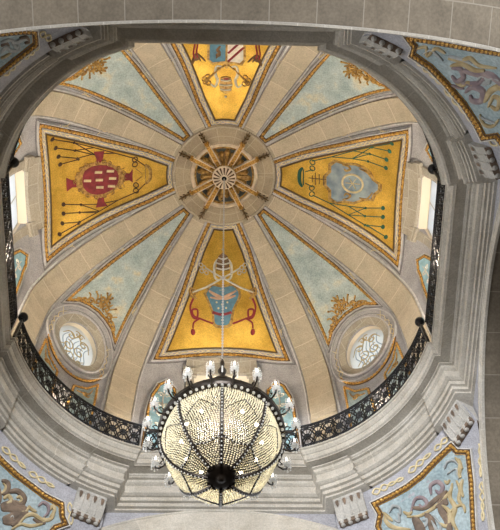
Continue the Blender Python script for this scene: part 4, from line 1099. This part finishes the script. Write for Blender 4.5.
for k in range(8):
    ph = PI/2+k*PI/4; st_ = strap(ch, [bowl(rad(10+80*i/16), ph, .03) for i in range(17)], .085)
    bm = bmesh.new()
    for i in range(22):
        bmesh.ops.create_icosphere(bm, subdivisions=1, radius=.017, matrix=Matrix.Translation(bowl(rad(14+75*i/21), ph, .068)))
    cobj('strap_studs', bm, 'drop', st_)
    bm = bmesh.new(); p0, p1 = ph, ph+PI/4
    tube(bm, [bowl(rad(38-5*math.sin(PI*i/8)), p0+(p1-p0)*i/8, .035) for i in range(9)], .016, 5); cobj('festoon_bar', bm, 'ironc')
    bm = bmesh.new()
    for i in range(1, 8): bmesh.ops.create_icosphere(bm, subdivisions=1, radius=.014, matrix=Matrix.Translation(bowl(rad(38-5*math.sin(PI*i/8)), p0+(p1-p0)*i/8, .06)))
    cobj('festoon_studs', bm, 'drop')
    bm = bmesh.new()
    for sg in (-1, 1):
        tube(bm, [bowl(rad(60+18*i/6), ph+PI/8+sg*PI/8*(1-i/6), .02) for i in range(7)], .010, 4)
    cobj('cross_bar', bm, 'ironc')
cobj('bottom_boss', lathe([(0, -1.52), (.05, -1.51), (.07, -1.47), (.12, -1.45), (.2, -1.44), (.26, -1.41), (.275, -1.37), (.22, -1.32), (.12, -1.29), (0, -1.28)], 24), 'ironc', None, True)
for k in range(12):
    a = 2*PI*k/12; bm = lathe([(0, -.02), (.028, -.01), (.032, .02), (0, .05)], 8, (.265*math.cos(a), .265*math.sin(a), -1.41)); cobj('boss_leaf', bm, 'ironc')
# upper crown of beads and stem
bm = bmesh.new(); rnd = random.Random(5)
for k in range(64):
    a = 2*PI*k/64
    for i in range(34):
        t = i/33; r = .30+(1.05-.30)*(t**1.9); zz = 2.0-1.9*t; bead(bm, Vector((r*math.cos(a), r*math.sin(a), zz)), .019)
o = cobj('bead_tent', bm, 'drop'); o['kind'] = 'stuff'; o['label'] = 'tent of clear crystal strings above the rim'
cobj('stem', lathe([(.02, 3.5), (.05, 3.3), (.03, 3.1), (.10, 2.9), (.05, 2.7), (.04, 2.3), (.14, 2.2), (.30, 2.05), (.32, 2.0), (.12, 1.9), (.04, 1.7), (.03, -.9)], 20), 'ironc', None, True)
cobj('crown_rim', lathe([(.28, 1.96), (.33, 1.98), (.33, 2.05), (.28, 2.05), (.28, 1.96)], 32), 'ironc')
for k in range(8):
    a = 2*PI*k/8; bm = bmesh.new(); tube(bm, [(.3*math.cos(a), .3*math.sin(a), 2.02), (.42*math.cos(a), .42*math.sin(a), 2.12), (.46*math.cos(a), .46*math.sin(a), 2.26)], .014, 4); pr_ = cobj('crown_arm', bm, 'ironc')
    bm = bmesh.new()
    for i in range(6): bead(bm, Vector((.46*math.cos(a), .46*math.sin(a), 2.22-.05*i)), .024)
    cobj('crystal_string', bm, 'drop', pr_)
# candle arms
NARM = 20
def make_arm():
    bm = bmesh.new()
    tube(bm, [(1.19, 0, 0), (1.26, 0, -.10), (1.36, 0, -.12), (1.45, 0, -.04), (1.47, 0, .08)], .018, 6)
    tube(bm, [(1.22, 0, .05), (1.30, 0, .12), (1.36, 0, .06), (1.31, 0, .0)], .012, 5)
    arm = cobj('candle_arm', bm, 'ironc')
    cobj('drip_pan', lathe([(.02, .06), (.06, .09), (.075, .12), (.06, .12), (.02, .10)], 12, (1.47, 0, 0)), 'drop', arm)
    cobj('candle', lathe([(.020, .10), (.020, .26), (.0, .27)], 10, (1.47, 0, 0)), 'candle', arm)
    cobj('bulb', lathe([(.010, .26), (.026, .30), (.022, .36), (0, .42)], 10, (1.47, 0, 0)), 'bulbsoft', arm, True)
    bm = bmesh.new()
    for k in range(6):
        a = 2*PI*k/6
        for i in range(6): bead(bm, Vector((1.47+(.05+.035*math.sin(PI*(i+1)/7))*math.cos(a), (.05+.035*math.sin(PI*(i+1)/7))*math.sin(a), .32-.07*i)), .015 if i < 5 else .026)
    cobj('crystal_drops', bm, 'drop', arm)
    return arm
arm0 = make_arm()
for k in range(NARM):
    a = rad(9+360/NARM*k); arm = arm0 if k == 0 else copy_tree(arm0, ch); arm.rotation_euler = (0, 0, a)
for k in range(NARM//2):     # leafy crests on the rim between every pair of arms
    a = rad(2*360/NARM*k); c_, s_ = math.cos(a), math.sin(a); bm = bmesh.new()
    T = lambda x, y, z: (x*c_-y*s_, x*s_+y*c_, z)
    for y0, h in ((-.07, .13), (0, .22), (.07, .13)): tube(bm, [T(1.16, y0*.5, .08), T(1.18, y0, .08+h*.6), T(1.15, y0*1.3, .08+h)], .022, 5)
    tube(bm, [T(1.17, -.14, .08), T(1.2, -.17, .17), T(1.2, -.11, .19), T(1.18, -.09, .12)], .015, 4); tube(bm, [T(1.17, .14, .08), T(1.2, .17, .17), T(1.2, .11, .19), T(1.18, .09, .12)], .015, 4)
    cobj('rim_crest', bm, 'ironc')
# lit bulbs inside the bowl and above the rim
for k in range(12):
    a = 2*PI*k/12; r = .78; bm = bmesh.new(); bmesh.ops.create_uvsphere(bm, u_segments=12, v_segments=8, radius=.035, matrix=Matrix.Translation((r*math.cos(a), r*math.sin(a), -.15))); cobj('inner_bulb', bm, 'bulbhot', None, True)
for (x, y, z_) in ((-.05, .55, 1.35), (.42, .62, .95), (-.62, .55, .35)):
    bm = bmesh.new(); bmesh.ops.create_uvsphere(bm, u_segments=12, v_segments=8, radius=.075, matrix=Matrix.Translation((x, y, z_))); cobj('upper_bulb', bm, 'bulb', None, True)

# ------------------------------------------------------------------ light
w = bpy.data.worlds.new('world'); bpy.context.scene.world = w; w.use_nodes = True
n = w.node_tree.nodes; l = w.node_tree.links; bg = n['Background']
tc = n.new('ShaderNodeTexCoord'); sx = n.new('ShaderNodeSeparateXYZ'); l.new(tc.outputs['Generated'], sx.inputs[0])
rz = n.new('ShaderNodeMapRange'); rz.inputs['From Min'].default_value = -1; rz.inputs['From Max'].default_value = 1; l.new(sx.outputs['Z'], rz.inputs['Value'])
rr = ramp(n, [(0, (.04, .033, .025)), (.22, (.07, .06, .05)), (.42, (.34, .33, .32)), (.56, (1.3, 1.36, 1.4)), (1, (2.6, 2.8, 3.0))]); l.new(rz.outputs[0], rr.inputs['Fac'])
l.new(rr.outputs['Color'], bg.inputs['Color']); bg.inputs['Strength'].default_value = 1.0
pt = bpy.data.lights.new('chandelier_glow', 'POINT'); pt.energy = 110; pt.color = (1, .93, .82); pt.shadow_soft_size = .25
po = bpy.data.objects.new('chandelier_glow', pt); C.objects.link(po); po.location = (0, 0, CZ-.45)
def area(name, loc, target, size, power, col, sy=None):
    d = bpy.data.lights.new(name, 'AREA'); d.energy = power; d.color = col; d.size = size
    if sy: d.shape = 'RECTANGLE'; d.size_y = sy
    o = bpy.data.objects.new(name, d); C.objects.link(o); o.location = loc
    o.rotation_euler = (Vector(target)-Vector(loc)).to_track_quat('-Z', 'Y').to_euler(); return o
# daylight from the nave windows behind the viewer
area('nave_daylight', (-1.5, -26, -9.5), (0, 5, -.5), 5, 9500, (.97, .98, 1.0), 2.5)
area('left_transept_daylight', (-22, -1, -10), (6, 0, -.5), 5, 2600, (.95, .97, 1.0), 4)
# unseen warm uplights, added behind the cornice to brighten the dome
for az in (45, 135, 225, 315):
    a = rad(az); area('added_gallery_uplight', (6.93*math.cos(a), 6.93*math.sin(a), .8), (1.5*math.cos(a+PI), 1.5*math.sin(a+PI), 9), .25, 45, (1.0, .84, .62))
for az in (0, 90, 180, 270):
    a = rad(az); area('added_gallery_uplight', (6.55*math.cos(a), 6.55*math.sin(a), .8), (2*math.cos(a+PI), 2*math.sin(a+PI), 9), .3, 450, (1.0, .84, .62))
vs = bpy.context.scene.view_settings
vs.view_transform = 'Standard'; vs.look = 'None'; vs.gamma = 1; vs.use_curve_mapping = False; vs.exposure = 0.15
